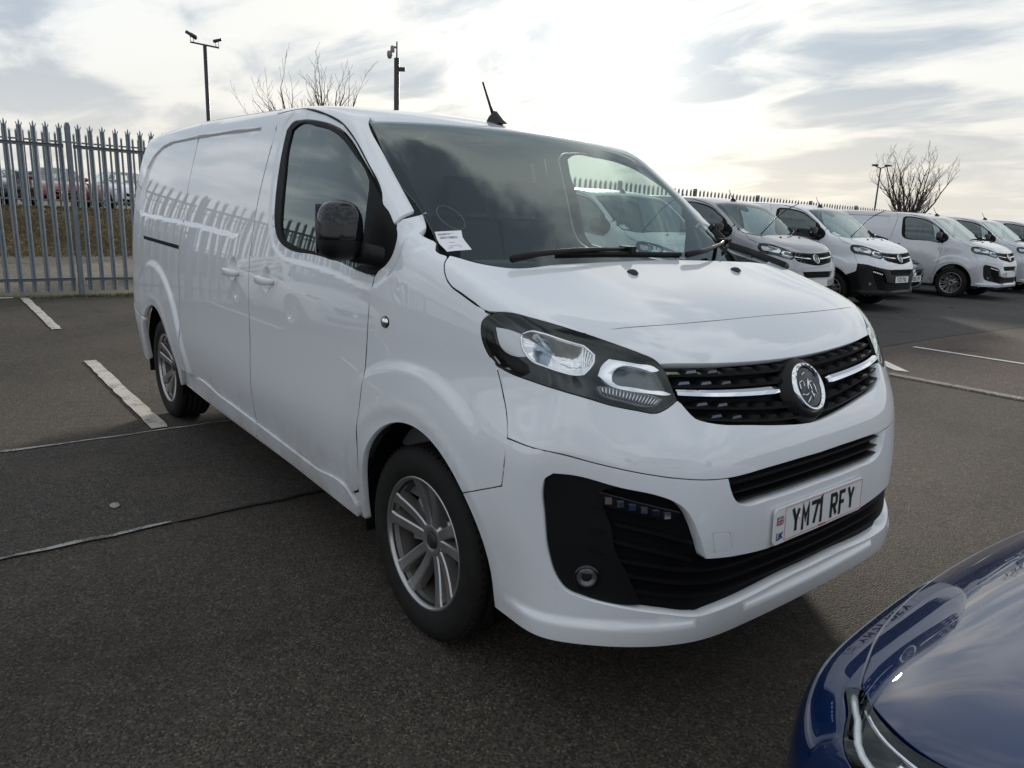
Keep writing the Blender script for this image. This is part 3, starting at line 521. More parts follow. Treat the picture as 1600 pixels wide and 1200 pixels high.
def strokes(mb,ch,x0,y0,w,h,sw,z,M=None):
    """one character as mitred flat strokes lying at height z"""
    for line in GL[ch]:
        p=[Vector((x0+a*w,y0+b*h)) for a,b in line]; n=len(p); L=[];Rr=[]; closed=(p[0]-p[-1]).length<1e-9
        for i in range(n):
            if i==0 and not closed: t=(p[1]-p[0]).normalized(); nn=Vector((-t.y,t.x)); k=1; q=p[i]-t*sw*.5*(1 if len(line)>0 and (p[0].y in (y0,y0+h)) is False else 0)
            elif i==n-1 and not closed: t=(p[-1]-p[-2]).normalized(); nn=Vector((-t.y,t.x)); k=1; q=p[i]
            else:
                a=(p[i]-p[i-1 if i else n-2]).normalized(); b=(p[(i+1) if i<n-1 else 1]-p[i]).normalized()
                nn=Vector((-a.y-b.y,a.x+b.x)); nn=nn.normalized() if nn.length>1e-6 else Vector((-a.y,a.x)); k=1/max(.45,nn.dot(Vector((-a.y,a.x)))); q=p[i]
            L.append(q+nn*sw*.5*k); Rr.append(q-nn*sw*.5*k)
        V=[Vector((q.x,q.y,z)) for q in L+Rr]
        if M is not None: V=[M@v for v in V]
        mb.add(V,[(i,i+n,i+1+n,i+1) for i in range(n-1)])
    return mb
def frame_at(p,nrm,upv=(0,0,1)):
    z=Vector(nrm).normalized(); x=Vector(upv).cross(z).normalized(); y=z.cross(x)
    m=Matrix((x,y,z)).transposed().to_4x4(); m.translation=Vector(p); return m
def make_plate(parent,p,nrm,text,gap=4,uk=False,band=None,dirt=False):
    F_=frame_at(p,nrm); mb=MB()
    r=.012; W_,H_=.26,.0555
    poly=[(sx*(W_-r)+r*math.cos(R(a)),sy*(H_-r)+r*math.sin(R(a))) for sx,sy,a0 in ((1,1,0),(-1,1,90),(-1,-1,180),(1,-1,270)) for a in (a0,a0+45,a0+90)]
    mb.prism(poly,-.003,.003,F_); pl=mb.build('number_plate',M['plate'],parent)
    x=-.168 if uk else -.20
    if band: x=-.182
    cw,gp=.043,.0105; tot=len(text.replace(' ',''))*(cw+gp)
    for i,c in enumerate(text):
        b=MB()
        if c==' ': x+=.026; continue
        w=.0 if c=='1' else cw
        if c=='1': strokes(b,c,x-.010,-.0395,.03,.079,.0135,.0042,F_); x+=.024+gp
        else: strokes(b,c,x+.006,-.0395+.006,cw-.012,.079-.012,.0135,.0042,F_); x+=cw+gp
        b.build('plate_letter',M['ink'],pl)
    if band: MB().box((-.258,-.053,.0032),(-.212,.053,.0042),F_).build('plate_band',M['plateblue'],pl)
    if uk:
        fb=MB().box((-.249,.004,.0034),(-.215,.030,.0040),F_).build('union_flag',M['flagblue'],pl)
        w=MB()
        for sg in (1,-1): w.add([F_@Vector(v) for v in ((-.249,.017-sg*.013,.0046),(-.246,.017-sg*.013,.0046),(-.215,.017+sg*.013,.0046),(-.218,.017+sg*.013,.0046))],[(0,1,2,3)])
        w.box((-.249,.0125,.0044),(-.215,.0215,.0048),F_); w.box((-.2362,.004,.0044),(-.2278,.030,.0049),F_); w.build('flag_white',M['plate'],pl)
        rd=MB(); rd.box((-.249,.0145,.0046),(-.215,.0195,.0053),F_); rd.box((-.2345,.004,.0046),(-.2295,.030,.0054),F_)
        rd.build('flag_red',M['flagred'],pl)
        
        for ch_,x_ in (('U',-.246),('K',-.228)): strokes(MB(),ch_,x_,-.040,.011,.019,.0045,.0042,F_).build('country_letter',M['flagblue'],pl)
        bd=MB()
        for a in ((-.206,-.0500,.253,-.0488),(-.206,.0488,.253,.0500),(-.206,-.05,-.2048,.05),(.2518,-.05,.253,.05)): bd.box((a[0],a[1],.0034),(a[2],a[3],.0040),F_)
        for k in range(7): bd.box((-.012+k*.0062,-.0515,.0036),(-.0072+k*.0062,-.0468,.0046),F_)
        bd.build('red_border',M['flagred'],pl)
        MB().lathe([(0,.006),(.0045,.0055),(.006,.003)],10,'z').build('screw_cap',M['paper'],pl).matrix_world=F_@Matrix.Translation((-.128,.006,0))
    return pl
def strip(fn,path,off,depth,h,chart=CYL,taper=True):
    """bar that follows the hull along a path of 3D points"""
    X=on(fn,chart,path); Nn=grad(fn,X); V=[];k=len(X)
    for i in range(k):
        hh=h*(min(1,.35+min(i,k-1-i)*.65) if taper else 1)*.5
        a=X[i]+Nn[i]*off; b=a-np.array((Nn[i][0],Nn[i][1],0))*depth; u=np.array((0,0,1.))
        V+=[a+u*hh*.7,a-u*hh*.7,b-u*hh,b+u*hh]
    F=[(i*4+j,i*4+(j+1)%4,(i+1)*4+(j+1)%4,(i+1)*4+j) for i in range(k-1) for j in range(4)]+[(3,2,1,0),tuple((k-1)*4+j for j in range(4))]
    return V,F
def resample(L,n):
    L=np.array(L); s=np.r_[0,np.cumsum(np.linalg.norm(np.diff(L,axis=0),axis=1))]; t=np.linspace(0,s[-1],n); return np.stack([np.interp(t,s,L[:,i]) for i in range(3)],1)
def smooth_sym(L):
    """right half points -> full symmetric path, smooth"""
    L=[q for q in L if q[1]<-.02]; L=sorted(L,key=lambda q:q[1]); y=np.array([q[1] for q in L]); 
    c=[np.polyfit(y*y,[q[k] for q in L],2) for k in (0,2)]
    yy=np.linspace(y[0],-y[0],41); return np.stack([np.polyval(c[0],yy**2),yy,np.polyval(c[1],yy**2)],1)
def make_wheel(parent,x,side,style=0,r_out=.338,ytrack=None):
    w=empty('wheel'); w.parent=parent; w.location=(x,side*(ytrack or .790),r_out-.003); w.rotation_euler=(0,R(17*side+x*9),0) if side<0 else (0,R(31),PI)
    if side<0: w.rotation_euler=(0,R(2+x*3),PI)
    else: w.rotation_euler=(0,R(31),0)
    s=r_out/.338
    prof=[(.20,-.085),(.232,-.102),(.262,-.110),(.295,-.112),(.318,-.106),(.331,-.093),(.3365,-.075)]
    for g in (-.052,-.018,.018,.052): prof+=[(.338,g-.006),(.331,g-.004),(.331,g+.004),(.338,g+.006)]
    prof+=[(.3365,.075),(.331,.093),(.318,.106),(.300,.1115),(.296,.1135),(.262,.112),(.256,.110),(.240,.1055),(.233,.1005),(.228,.094),(.21,.085)]
    t=MB().lathe([(a*s,b) for a,b in prof],64)
    # tread blocks: shallow cross cuts on the shoulders
    for k in range(72):
        th=2*PI*k/72
        for tt in (-.083,.083):
            m=Matrix.Rotation(-th,4,'Y'); t.box((.3325*s,tt-.010,-.0045),(.3372*s,tt+.010,.0045),m)
    t.build('tyre',M['rubber'],w)
    rim=MB(); rim.lathe([(a*s,b) for a,b in ((.2335,.0965),(.2325,.1025),(.227,.1035),(.2215,.099),(.218,.088),(.2165,.070),(.2145,.062))],64)
    rim.lathe([(0,.050),(.030*s,.052),(.038*s,.060),(.055*s,.058),(.068*s,.050),(.072*s,.036),(.072*s,.01)],40)
    def spoke(a0,a1,w0,w1,r0=.055,r1=.221,seg=7):
        V=[];F=[]
        for i in range(seg+1):
            f=i/seg; r=(r0+(r1-r0)*f)*s; a=a0+(a1-a0)*f; ww=w0+(w1-w0)*f**1.4; ww+=.012*max(0,f-.86)/.14
            tf=.054+.036*f**1.6; ct=Vector((math.cos(a)*r,0,math.sin(a)*r)); tv=Vector((-math.sin(a),0,math.cos(a)))
            for du,dt in ((-.5,0),(-.36,.004),(.36,.004),(.5,0),(.62,-.035),(-.62,-.035)): V.append(ct+tv*du*ww+Vector((0,tf+dt,0)))
        F=[(i*6+j,i*6+(j+1)%6,(i+1)*6+(j+1)%6,(i+1)*6+j) for i in range(seg) for j in range(6)]+[tuple(range(6)),tuple(seg*6+j for j in range(6))]
        rim.add(V,F)
    if style==0:
        for k in range(5):
            a=2*PI*k/5+PI/2
            for sg in (-1,1): spoke(a+sg*R(16),a+sg*R(11.2),.035,.044)
    else:
        for k in range(10):
            a=2*PI*k/10
            for sg in (-1,1): spoke(a+sg*R(4),a+sg*R(7.5),.013,.014)
    for k in range(5):
        a=2*PI*k/5+PI/2+R(36); rim.lathe([(.0,.056),(.008,.058),(.0085,.052)],8,'y',c=(math.cos(a)*.052*s,0,math.sin(a)*.052*s))
    rm=rim.build('rim',M['alloy'],w)
    MB().lathe([(a*s,b) for a,b in ((.214,.064),(.203,.050),(.192,.0),(.188,-.085),(.20,-.09))],48).build('rim_barrel',M['dark_alloy'],rm)
    cp=MB().lathe([(0,.064),(.024,.0635),(.029,.060),(.030,.054)],24).build('centre_cap',M['dark_alloy'],rm)
    b=MB().lathe([(.03*s,.018),(.085*s,.02),(.088*s,.012),(.142*s,.012),(.142*s,-.010),(.088*s,-.010)],48).build('brake_disc',M['disc'],w)
    c=MB()
    a0=R(20) if side<0 else R(160)
    for i in range(6):
        a=a0+R(-32+i*11); m=Matrix.Rotation(-a,4,'Y'); c.box((.098*s,-.02,-.017),(.163*s,.034,.017),m)
    c.build('brake_caliper',M['disc'],w)
    return w
def make_mirror(parent,side):
    """door mirror: rounded head, glossy cap over a plain lower shell, arm to the door"""
    def head(z0,z1,grow,mat,name,par):
        V=[];F=[];nu,nv=40,22
        for i in range(nv+1):
            z=z0+(z1-z0)*i/nv; f=(z-1.262)/(1.462-1.262)
            rad=max(0.02,(1-abs(2*f-1)**3.2))**.38; rad*=1.0-.10*f
            for j in range(nu):
                a=2*PI*j/nu; ca,sa=math.cos(a),math.sin(a); e=.72
                px=.072*np.sign(ca)*abs(ca)**e*(1 if ca>0 else .55); py=.079*np.sign(sa)*abs(sa)**e
                V.append((-.36+(px*rad)+grow*ca+.10*(.5-.5*sa)*0, side*(1.005+py*rad*1.0+grow*sa), z))
        F=[(i*nu+j,i*nu+(j+1)%nu,(i+1)*nu+(j+1)%nu,(i+1)*nu+j) for i in range(nv) for j in range(nu)]+[tuple(range(nu)),tuple(nv*nu+j for j in range(nu))]
        mb=MB().add(V,F,True); return mb.build(name,mat,par)
    mr=head(1.262,1.34,0,M['plastic'],'door_mirror',parent); dx=Vector((-.05,0,-.03)) if side>0 else Vector((0,0,0))
    head(1.334,1.462,.002,M['gloss_black'],'mirror_cap',mr)
    g=MB().box((-.402,-.066,-.075),(-.400,.066,.085)); g.build('mirror_glass',M['reflector'],mr,(0,side*1.005,1.362))
    a=MB()
    V=[];n=14
    for i in range(7):
        f=i/6; cx=-.29-.045*f; cy=.885+.075*f; cz=1.272+.022*f; rx=.072-.014*f; rz=.044-.008*f
        for j in range(n):
            th=2*PI*j/n; V.append((cx+rx*np.sign(math.cos(th))*abs(math.cos(th))**.7,side*(cy-.012*math.cos(th)),cz+rz*np.sign(math.sin(th))*abs(math.sin(th))**.7))
    F=[(i*n+j,i*n+(j+1)%n,(i+1)*n+(j+1)%n,(i+1)*n+j) for i in range(6) for j in range(n)]+[tuple(range(n)),tuple(6*n+j for j in range(n))]
    a.add(V,F,True).build('mirror_arm',M['plastic'],mr)
    mr.location=mr.location+dx
    return mr
def handle(parent,hx,side,name='door_handle',mat=None):
    y0=float(-on(hull,SIDE,[(hx+.11,-.95,1.12)])[0][1]); V=[];n=12;k=15
    for i in range(k):
        t=-1+2*i/(k-1); cy=y0+.002+.030*(1-abs(t)**3.5); hz=.0185*(1-.30*t*t)*(1 if abs(t)<.99 else .6); th_=.0095
        for j in range(n):
            a=2*PI*j/n; V.append((hx+.006+t*.092,side*(cy+th_*np.sign(math.cos(a))*abs(math.cos(a))**.6),1.114+.006*t*0+hz*np.sign(math.sin(a))*abs(math.sin(a))**.6))
    F=[(i*n+j,i*n+(j+1)%n,(i+1)*n+(j+1)%n,(i+1)*n+j) for i in range(k-1) for j in range(n)]+[tuple(range(n)),tuple((k-1)*n+j for j in range(n))]
    h=MB().add(V,F,True).build(name,mat or M['white'],parent)
    MB().lathe([(0,.004),(.009,.0035),(.011,0)],16,'y',c=(0,0,0)).build('key_lock',M['satin'],h,(hx+.055,side*(y0-.006),1.086)).rotation_euler=(0,0,PI if side<0 else 0)
    return h

def make_van(paintname='white'):
    van=empty('parked_van')
    PT_=M[paintname]
    ln=D
    # ---- side panels (made once, mirrored)
    dt=[(-1.455,1.845),(-1.178,1.846),(-.944,1.808),(-.745,1.754),(-.594,1.678),(-.461,1.588),(-.379,1.529),(-.337,1.492),(-.309,1.456)]
    bg=[(-1.485,.413),(-1.474,.52),(-1.455,.63),(-1.448,.744),(-1.458,.916),(-1.466,.992),(-1.470,1.161),(-1.466,1.243),(-1.452,1.368),(-1.430,1.505),(-1.412,1.648),(-1.410,1.785)]
    ag=[(-.292,1.207),(-.297,1.094),(-.304,.855),(-.322,.741),(-.368,.534),(-.408,.40)]
    w=WIN
    door=xz(dt+w[13::-1]+w[26:19:-1]+ag+[(-.46,.372),(-.80,.386),(-1.2,.402)]+bg)
    pd=patch(hull,SIDE,door,gap=.0046,res=.032,fine=fine_side,fres=.011)
    glass=[(q[0],q[2]) for q in ln['glass']]
    pf=patch(hull0,SIDE,xz(w),[xz(glass)],res=.028,gap=.002)
    pg=patch(hull0,SIDE,xz(glass),res=.04,gap=-.006)
    dl=[tuple(q) for q in on(hull0,TOP,[(x,-.748,0) for x in (-1.47,-1.75,-2.1,-2.4,-2.655)])]; dl2=[(q[0],q[2]) for q in dl]
    seam=[(-2.648,1.80),(-2.640,1.744),(-2.638,1.637),(-2.640,1.493),(-2.644,1.33),(-2.648,1.146),(-2.650,.9),(-2.650,.43)]
    seam_=xz(seam); slide=xz(bg+dl2+seam+[(-2.0,.428)])
    ps=patch(hull,SIDE,slide,gap=.0046,res=.034,fine=fine_side,fres=.0115)
    qt=[tuple(q) for q in on(hull0,TOP,[(x,-.748+.012*max(0,-3.3-x)/.6,0) for x in (-2.655,-2.9,-3.2,-3.5,-3.75,-3.90)])]; qt2=[(q[0],q[2]) for q in qt]
    ra=arc(AR,.425,132,0,22)
    quarter=xz(seam[::-1]+qt2+[(-3.97,1.72),(-3.975,1.4),(-3.975,1.0),(-3.975,.705),(-3.80,.672),(-3.60,.655)]+ra+[(-2.85,.315),(-2.78,.315),(-2.75,.425)])
    pq=patch(hull,SIDE,quarter,gap=.0046,res=.034,fine=fine_side,fres=.0115)
    rb=xz([(-3.975,.70),(-3.80,.668),(-3.605,.650)]+arc(AR,.425,137,180,8)+[(-3.705,.315),(-3.97,.33)])
    prb=patch(hull,SIDE,rb,res=.035)
    sill=xz([(-2.80,.312),(-2.765,.42),(-2.65,.425),(-2.0,.423),(-1.485,.408),(-1.2,.397),(-.80,.381),(-.46,.367),(-.412,.392),(-.412,.272),(-1.2,.282),(-2.2,.295)])
    psl=patch(hull0,SIDE,sill,res=.03)
    # sill moulding (raised strip)
    pm=[patch(hull0,SIDE,xz(q),res=.03) for q in ([(-2.56,.335),(-2.54,.405),(-2.50,.420),(-2.0,.418),(-1.495,.403),(-1.495,.325),(-2.0,.33)],[(-1.475,.325),(-1.475,.402),(-1.2,.392),(-.80,.377),(-.46,.362),(-.425,.335),(-.425,.285),(-.8,.30)])]
    hd=ln['head']; wg=ln['winggap']; wb=ln['wingbump']
    EA=lambda a:(.03+.40*math.cos(R(a)),.335+.432*math.sin(R(a)))
    wing=[(q[0],q[2]) for q in ln['apj']]+[(ln['screen'][i][0],ln['screen'][i][2]) for i in (4,5)]+[(q[0],q[2]) for q in wg]+[(hd[i][0],hd[i][2]) for i in (2,1,0,25,24,23)]+[(q[0],q[2]) for q in wb[:6]]+[EA(a) for a in range(44,181,8)]+[(-.37,.29),(-.40,.29)]+ag[::-1]+[w[i] for i in (19,18,17,16)]
    pw=patch(hull,SIDE,xz(wing),gap=.0030,res=.028,fine=fine_side,fres=.011)
    # pillars and cantrail between doors, roof and windscreen
    RB=[tuple(q) for q in on(hull0,TOP,[(x,y,0) for x,y in ((-.715,-.70),(-.80,-.685),(-1.0,-.675),(-1.5,-.67),(-2.1,-.67),(-2.7,-.67),(-3.3,-.665),(-3.7,-.655),(-3.93,-.64))])]
    PIL=Dir((-.25,.62,-.74),-.2,2.4)
    dt3=[tuple(q) for q in on(hull0,SIDE,xz(dt))]
    ap=[tuple(q) for q in ln['apj']]
    pil=[ap[2]]+[tuple(ln['screen'][i]) for i in (2,1,0)]+RB+[(qt[-1][0]-.04,qt[-1][1]+.0,qt[-1][2]-.04)]+qt[::-1]+dl[::-1][1:]+dt3+[tuple(on(hull0,SIDE,xz([w[14]]))[0]),ap[0],ap[1]]
    pp=patch(hull0,PIL,pil,res=.035,gap=.002)
    zs=[.36,.6,.72,1.0,1.3,1.55,1.72]
    ca=[tuple(q) for q in on(hull0,SIDE,xz([(-3.972,z) for z in zs]))]; REAR=Dir((1,0,0),-2.4,1.2)
    cb=[tuple(q) for q in on(hull0,REAR,[(-4,-.80+.02*max(0,z-1.3),z) for z in zs])]
    pc=patch(hull0,Dir((.62,.78,0),-3,2.4),ca+cb[::-1],res=.05,gap=-.001)
    # ---- front and top panels
    c=lambda q,y=0.:(q[0],y,q[2])
    bf=ln['bonfront']; sc=ln['screen']
    cowl=[sc[i] for i in (6,7,8,9,10)]
    bon=sym([c(bf[5])]+[bf[i] for i in (4,3,2,0)]+[hd[i] for i in (6,5,4,3)]+[wg[i] for i in (6,5,4,3,2,1,0)]+cowl[:-1]+[c(cowl[-1])])
    pb=patch(hullb,Dir((-.30,0,-.95),-.2,2.2),bon,res=.032,gap=.002)
    gr=ln['grille']
    nose=sym([c(bf[5])]+[bf[i] for i in (4,3,2,0)]+[hd[i] for i in (8,9,10,11)]+[gr[i] for i in (0,1,2)]+[c(gr[3])])
    pn=patch(hull0,Dir((-.75,0,-.66),-.2,2.2),nose,res=.022)
    sl=ln['slot']; bs=ln['bumpseam']
    bup=sym([c(gr[13])]+[gr[i] for i in range(14,22)]+[hd[i] for i in range(14,24)]+wb[:4]+[bs[i] for i in range(6,-1,-1)]+[sl[1],sl[2]]+[c((sl[2][0]+.003,0,sl[2][2]-.001))])
    pbu=patch(hull,CYL,bup,res=.027)
    fg=ln['fog']
    CHIN=[(-.885,.455),(-.85,.60),(-.79,.71),(-.71,.80),(-.56,.895),(-.40,.925),(0,.93)]
    ar3=[tuple(q) for q in on(hull,SIDE,xz([EA(a) for a in (40,34,27,20,13,6,0,-4)]))]
    blo=sym([(.901,0,.664)]+[sl[i] for i in (9,10,11,12,13,14)]+bs+[wb[4],wb[5],tuple(on(hull,SIDE,xz([EA(44)]))[0])]+ar3+[(x,y,.305) for y,x in CHIN])
    ar44=on(hull,SIDE,xz([EA(44)]))[0]
    fogo=sym([(.918,0,.394)]+[fg[i] for i in range(21,32)]+[fg[i] for i in range(0,14)]+[(.911,0,.511)])
    tow=[tuple(q) for q in ln['tow']]
    pbl=patch(hull,CYL,blo,[fogo,tow],res=.024,gap=.0022)
    ptw=patch(hull,CYL,tow,res=.02,gap=.0012)
    slo=sym([c((sl[2][0]+.003,0,sl[2][2]))]+[sl[2],sl[1],sl[0],sl[14],sl[13],sl[12],sl[11],sl[10],sl[9]]+[(.901,0,.664)])
    pslo=patch(hull0,CYL,slo,res=.05,gap=-.004); pfog=patch(hull0,CYL,fogo,res=.05,gap=-.030)
    gro=sym([c(gr[3])]+[gr[i] for i in (2,1,0,21,20,19,18,17,16,15,14)]+[c(gr[13])]); pgro=patch(hull0,CYL,gro,res=.04,gap=-.003)
    scr=sym([(-.691,0,1.812),(-.688,-.25,1.809),(-.682,-.449,1.796),(-.678,-.62,1.781)]+[sc[0],sc[1],sc[2]]+[tuple(np.array(sc[2])*(1-f)+np.array(sc[4])*f+np.array((0,.012,0))) for f in (.33,.66)]+[sc[4],sc[5]]+cowl[:-1]+[c(cowl[-1])])
    WS=Dir((-.61,0,-.79),-.2,2.4); psc=patch(hullw,WS,scr,res=.05,gap=.003)
    fi=ln['fritin']; fri=sym([c(fi[0])]+fi[1:-1]+[c(fi[-1])])
    pfr=patch(hullw,WS,scr,[fri],res=.045,gap=.004)
    rf=[(-.691+.018*(y/.7)**2,y,0) for y in np.linspace(.70,-.70,11)]+[(q[0],q[1],0) for q in RB]+[(-4.0,-.5,0),(-4.0,.5,0)]+[(q[0],-q[1],0) for q in RB[::-1]]
    prf=patch(hull0,TOP,rf,res=.07,gap=.0015)
    prd=patch(hull0,REAR,[(-4,-.80,.36),(-4,-.80,1.3),(-4,-.785,1.72),(-4,-.66,1.80),(-4,.66,1.80),(-4,.785,1.72),(-4,.80,1.3),(-4,.80,.36)],res=.07)
    # ---- lamps
    phl=patch(hull0,CYL,hd,res=.02,gap=.002); hsub={}
    for k in ('hlA','hlC','hlD','hlE'): hsub[k]=patch(hull0,CYL,ln[k],res=.018,gap=0)
    phb=patch(hull0,CYL,ln['hlB'],res=.014,gap=0)
    pbez=patch(hull0,CYL,[fg[i] for i in range(0,5)]+ln['podr']+[fg[i] for i in range(26,32)],res=.03,gap=.003)
    pdr=patch(hull0,CYL,ln['drl'],res=.03,gap=-.006)
    for s in (-1,1):
        mi=s>0
        d=panel('front_door',pd,PT_,van,0,.02,mi)
        panel('window_frame',pf,M['black_strip'],d,-.004,.012,mi); panel('side_window',pg,M['sideglass'],d,-.011,0,mi)
        handle(d,-1.253,s); make_mirror(d,s)
        panel('sliding_door',ps,PT_,van,0,.02,mi); sd_=van.children[-1] if False else None
        panel('rear_quarter',pq,PT_,van,0,.03,mi); panel('rear_bumper',prb,PT_,van,.002,.03,mi)
        sp_=panel('sill',psl,PT_,van,-.010,.03,mi)
        for q in pm: panel('sill_moulding',q,PT_,sp_,.010,.022,mi)
        panel('front_wing',pw,PT_,van,0,.022,mi); panel('body_pillar',pp,PT_,van,0,.015,mi); panel('rear_pillar',pc,PT_,van,-.001,.01,mi)
        # wheel arch liners
        for cx,rr in ((.03,.405),(AR[0],.43)):
            mb=MB(); V=[];n=20
            for i in range(n+1):
                a=R(-12+204*i/n); x,z=cx+rr*math.cos(a),.335+rr*1.06*math.sin(a)
                V+=[(x,s*.905,z),(x,s*.50,z)]
            mb.add(V,[(2*i,2*i+1,2*i+3,2*i+2) for i in range(n)],True); mb.add([(cx-rr,s*.50,.25),(cx+rr,s*.50,.25),(cx+rr,s*.50,.78),(cx-rr,s*.50,.78)],[(0,1,2,3)])
            mb.build('arch_liner',M['dark_plastic'],van)
        for x in (0,-3.275): make_wheel(van,x,s)
        # headlight
        hl=panel('headlight',phl,M['lampdark'],van,-.050,-.05,mi)
        panel('lamp_lens',phl,M['lens'],hl,.0005,.010,mi)
        panel('side_reflector',hsub['hlA'],M['white_plastic'],hl,-.010,.03,mi)
        panel('daylight_surround',hsub['hlC'],M['chrome'],hl,-.007,.02,mi); panel('inner_lamp',hsub['hlD'],M['hlens'],hl,-.014,.0,mi)
        panel('lamp_bowl',hsub['hlD'],M['lampgrey'],hl,-.036,.0,mi)
        # ribbed indicator
        e=hsub['hlE']; panel('indicator_lens',e,M['lampgrey'],hl,-.012,.02,mi)
        E_=np.array(ln['hlE']); tp=resample(E_[0:5],19); bt=resample(E_[[9,8,7,6,5]],19)
        rb_=MB()
        for k in range(1,18):
            X=on(hull0,CYL,[tp[k]*.9+bt[k]*.1,(tp[k]+bt[k])/2,tp[k]*.1+bt[k]*.9]); N_=grad(hull0,X); q=X-N_*.009
            if mi: q=q*[1,-1,1]
            rb_.tube(q,.0028,5)
        rb_.build('indicator_ribs',M['satin'],hl)
        # main projector bowl: sunk reflector with a chrome rim and vertical louvres
        b=Patch(); b.T=phb.T; ctr=phb.X.mean(0); uv=CYL.uv(phb.X); lp=inset(catmull(CYL.uv(ln['hlB']),.012),0); dep=np.clip(-poly_sd(uv[:,0],uv[:,1],lp),0,.05)
        b.X=phb.X-phb.N*(.012+.040*(1-(1-dep/.05)**2))[:,None]; b.N=phb.N*1.0
        fn_=np.zeros_like(b.X)
        for t in b.T:
            q=np.cross(b.X[t[1]]-b.X[t[0]],b.X[t[2]]-b.X[t[0]])
            for i in t: fn_[i]+=q
        b.N=fn_/(np.linalg.norm(fn_,axis=1,keepdims=True)+1e-12)
        panel('main_beam_bowl',b,M['reflector'],hl,0,0,mi)
        rp=[np.array(q)-.009*n_ for q,n_ in zip(on(hull0,CYL,ln['hlB']),grad(hull0,on(hull0,CYL,ln['hlB'])))]
        rp=catmull(rp,.012)+[rp[0]]
        if mi: rp=[(q[0],-q[1],q[2]) for q in rp]
        MB().tube(rp,.0042,6).build('lamp_rim',M['chrome'],hl)
        lv=MB(); A=np.array(ln['hlB'])
        for k in range(4):
            f=k*.25; a=A[5]*(1-f)+A[7]*f; bq=A[10]*(1-f*.6)+A[8]*f*.6; pts=resample([a,(a+bq)/2,bq],6); X=on(hull0,CYL,pts); Nn=grad(hull0,X)
            pts=[p-n_*(.010+.014*(1-abs(2*i/5-1))) for i,(p,n_) in enumerate(zip(X,Nn))]
            if mi: pts=[(q[0],-q[1],q[2]) for q in pts]
            lv.tube(pts,.003,5)
        lv.build('lamp_louvre',M['reflector'],hl)
        # projector lens
        pc_=ctr-np.array((0,0,0))-grad(hull0,ctr[None])[0]*.028+np.array((-.03,-.012,.01))
        if mi: pc_=pc_*[1,-1,1]
        MB().lathe([(0,.016),(.016,.013),(.026,.006),(.030,0),(.030,-.02)],24,'x').build('projector',M['hlens'],hl,tuple(pc_))
        # fog lamp pod and day running lights
        bz=panel('fog_surround',pbez,M['plastic'],van,-.012,.035,mi)
        dr=panel('running_light',pdr,M['gloss_black'],van,-.006,.02,mi)
        dq=np.array(ln['drl']); lm=None
        for k in range(6):
            f=.04+k*.178; a=dq[0]*(1-f)+dq[1]*f; bb=dq[3]*(1-f)+dq[2]*f; q=(a+bb)/2; X=on(hull0,CYL,[q])[0]; nn=grad(hull0,X[None])[0]; X=X-nn*.004
            if mi: X=X*[1,-1,1]; nn=nn*[1,-1,1]
            F_=frame_at(X,nn)
            lo=MB().prism([(-.009,-.0075),(.009,-.0075),(.009,.0075),(-.009,.0075)],-.004,.004).build('light_cell',M['reflector'],dr); lo.matrix_world=F_
        X=on(hull0,CYL,[ln['misc'][0]])[0]; nn=grad(hull0,X[None])[0]
        if mi: X=X*[1,-1,1]; nn=nn*[1,-1,1]
        fl=MB().lathe([(0,-.014),(.010,-.012),(.020,-.004),(.026,.002),(.028,-.006)],28,'z').build('fog_lamp',M['lampgrey'],van); fl.matrix_world=frame_at(X-nn*.004,nn)
        MB().lathe([(.028,.003),(.033,.004),(.036,-.006)],28,'z').build('fog_bezel',M['gloss_black'],fl)
        MB().lathe([(0,.008),(.016,.007),(.027,.003)],28,'z').build('fog_lens',M['lens'],fl)
        for k in range(5): 
            a=on(hull0,CYL,[np.array(ln['podr'][0])+(0,-.10,0)])[0]
        for z0 in (.68,.62,.56):
            V,F=strip(hull0,[(.70,-.80-.0*z0,z0+.02),(.715,-.79,z0+.015),(.74,-.775,z0+.008)],-.006,.012,.007); 
            if mi: V=[(v[0],-v[1],v[2]) for v in V]
            MB().add(V,F).build('pod_rib',M['plastic'],bz)
        for pts,ch_,nm in ((xz(bg),SIDE,hull),(xz(ag[::-1]),SIDE,hull),(dt3,PIL,hull0),(dl,PIL,hull0),([q for q in seam_],SIDE,hull),(wg[::-1],SIDE,hull0),([bf[0],bf[2],bf[3],bf[4],c(bf[5])],CYL,hull0),(wb[:6]+[tuple(ar44)],SIDE,hull),([wb[3]]+bs[::-1][1:],CYL,hull),([(-3.975,.705,0)]and xz([(-3.97,.703),(-3.80,.670),(-3.61,.653)]),SIDE,hull)):
            black_strip(nm,ch_,pts,van,mirror=mi)  # added black strips make the panel gaps read as shaded lines
        black_strip(hull0,CYL,hd,hl,depth=.008,r=.006,mirror=mi,closed=True)
        # repeater on the wing
        X=on(hull,SIDE,[ln['misc'][2]])[0]; nn=grad(hull,X[None])[0]
        if mi: X=X*[1,-1,1]; nn=nn*[1,-1,1]
        rp_=MB().lathe([(0,.010),(.012,.009),(.019,.004),(.021,-.002)],24,'z').build('side_repeater',M['chrome'],van); rp_.matrix_world=frame_at(X,nn)@Matrix.Diagonal((1,.8,1,1))
        MB().lathe([(.021,.003),(.024,.003),(.026,-.002)],24,'z').build('repeater_ring',M['gloss_black'],rp_)
        # slide rail
        rl=[tuple(q) for q in on(hull,SIDE,xz([(x,1.192+(x+3.52)*(-.018)) for x in np.linspace(-3.56,-2.66,16)]))]; Nn=grad(hull,np.array(rl)); mb=MB(); V=[]
        for q,n_ in zip(rl,Nn): q=np.array(q); V+=[q+n_*.0012+(0,0,.012),q+n_*.0012-(0,0,.012)]
        V=[(v[0],v[1]*(-1 if mi else 1),v[2]) for v in V]
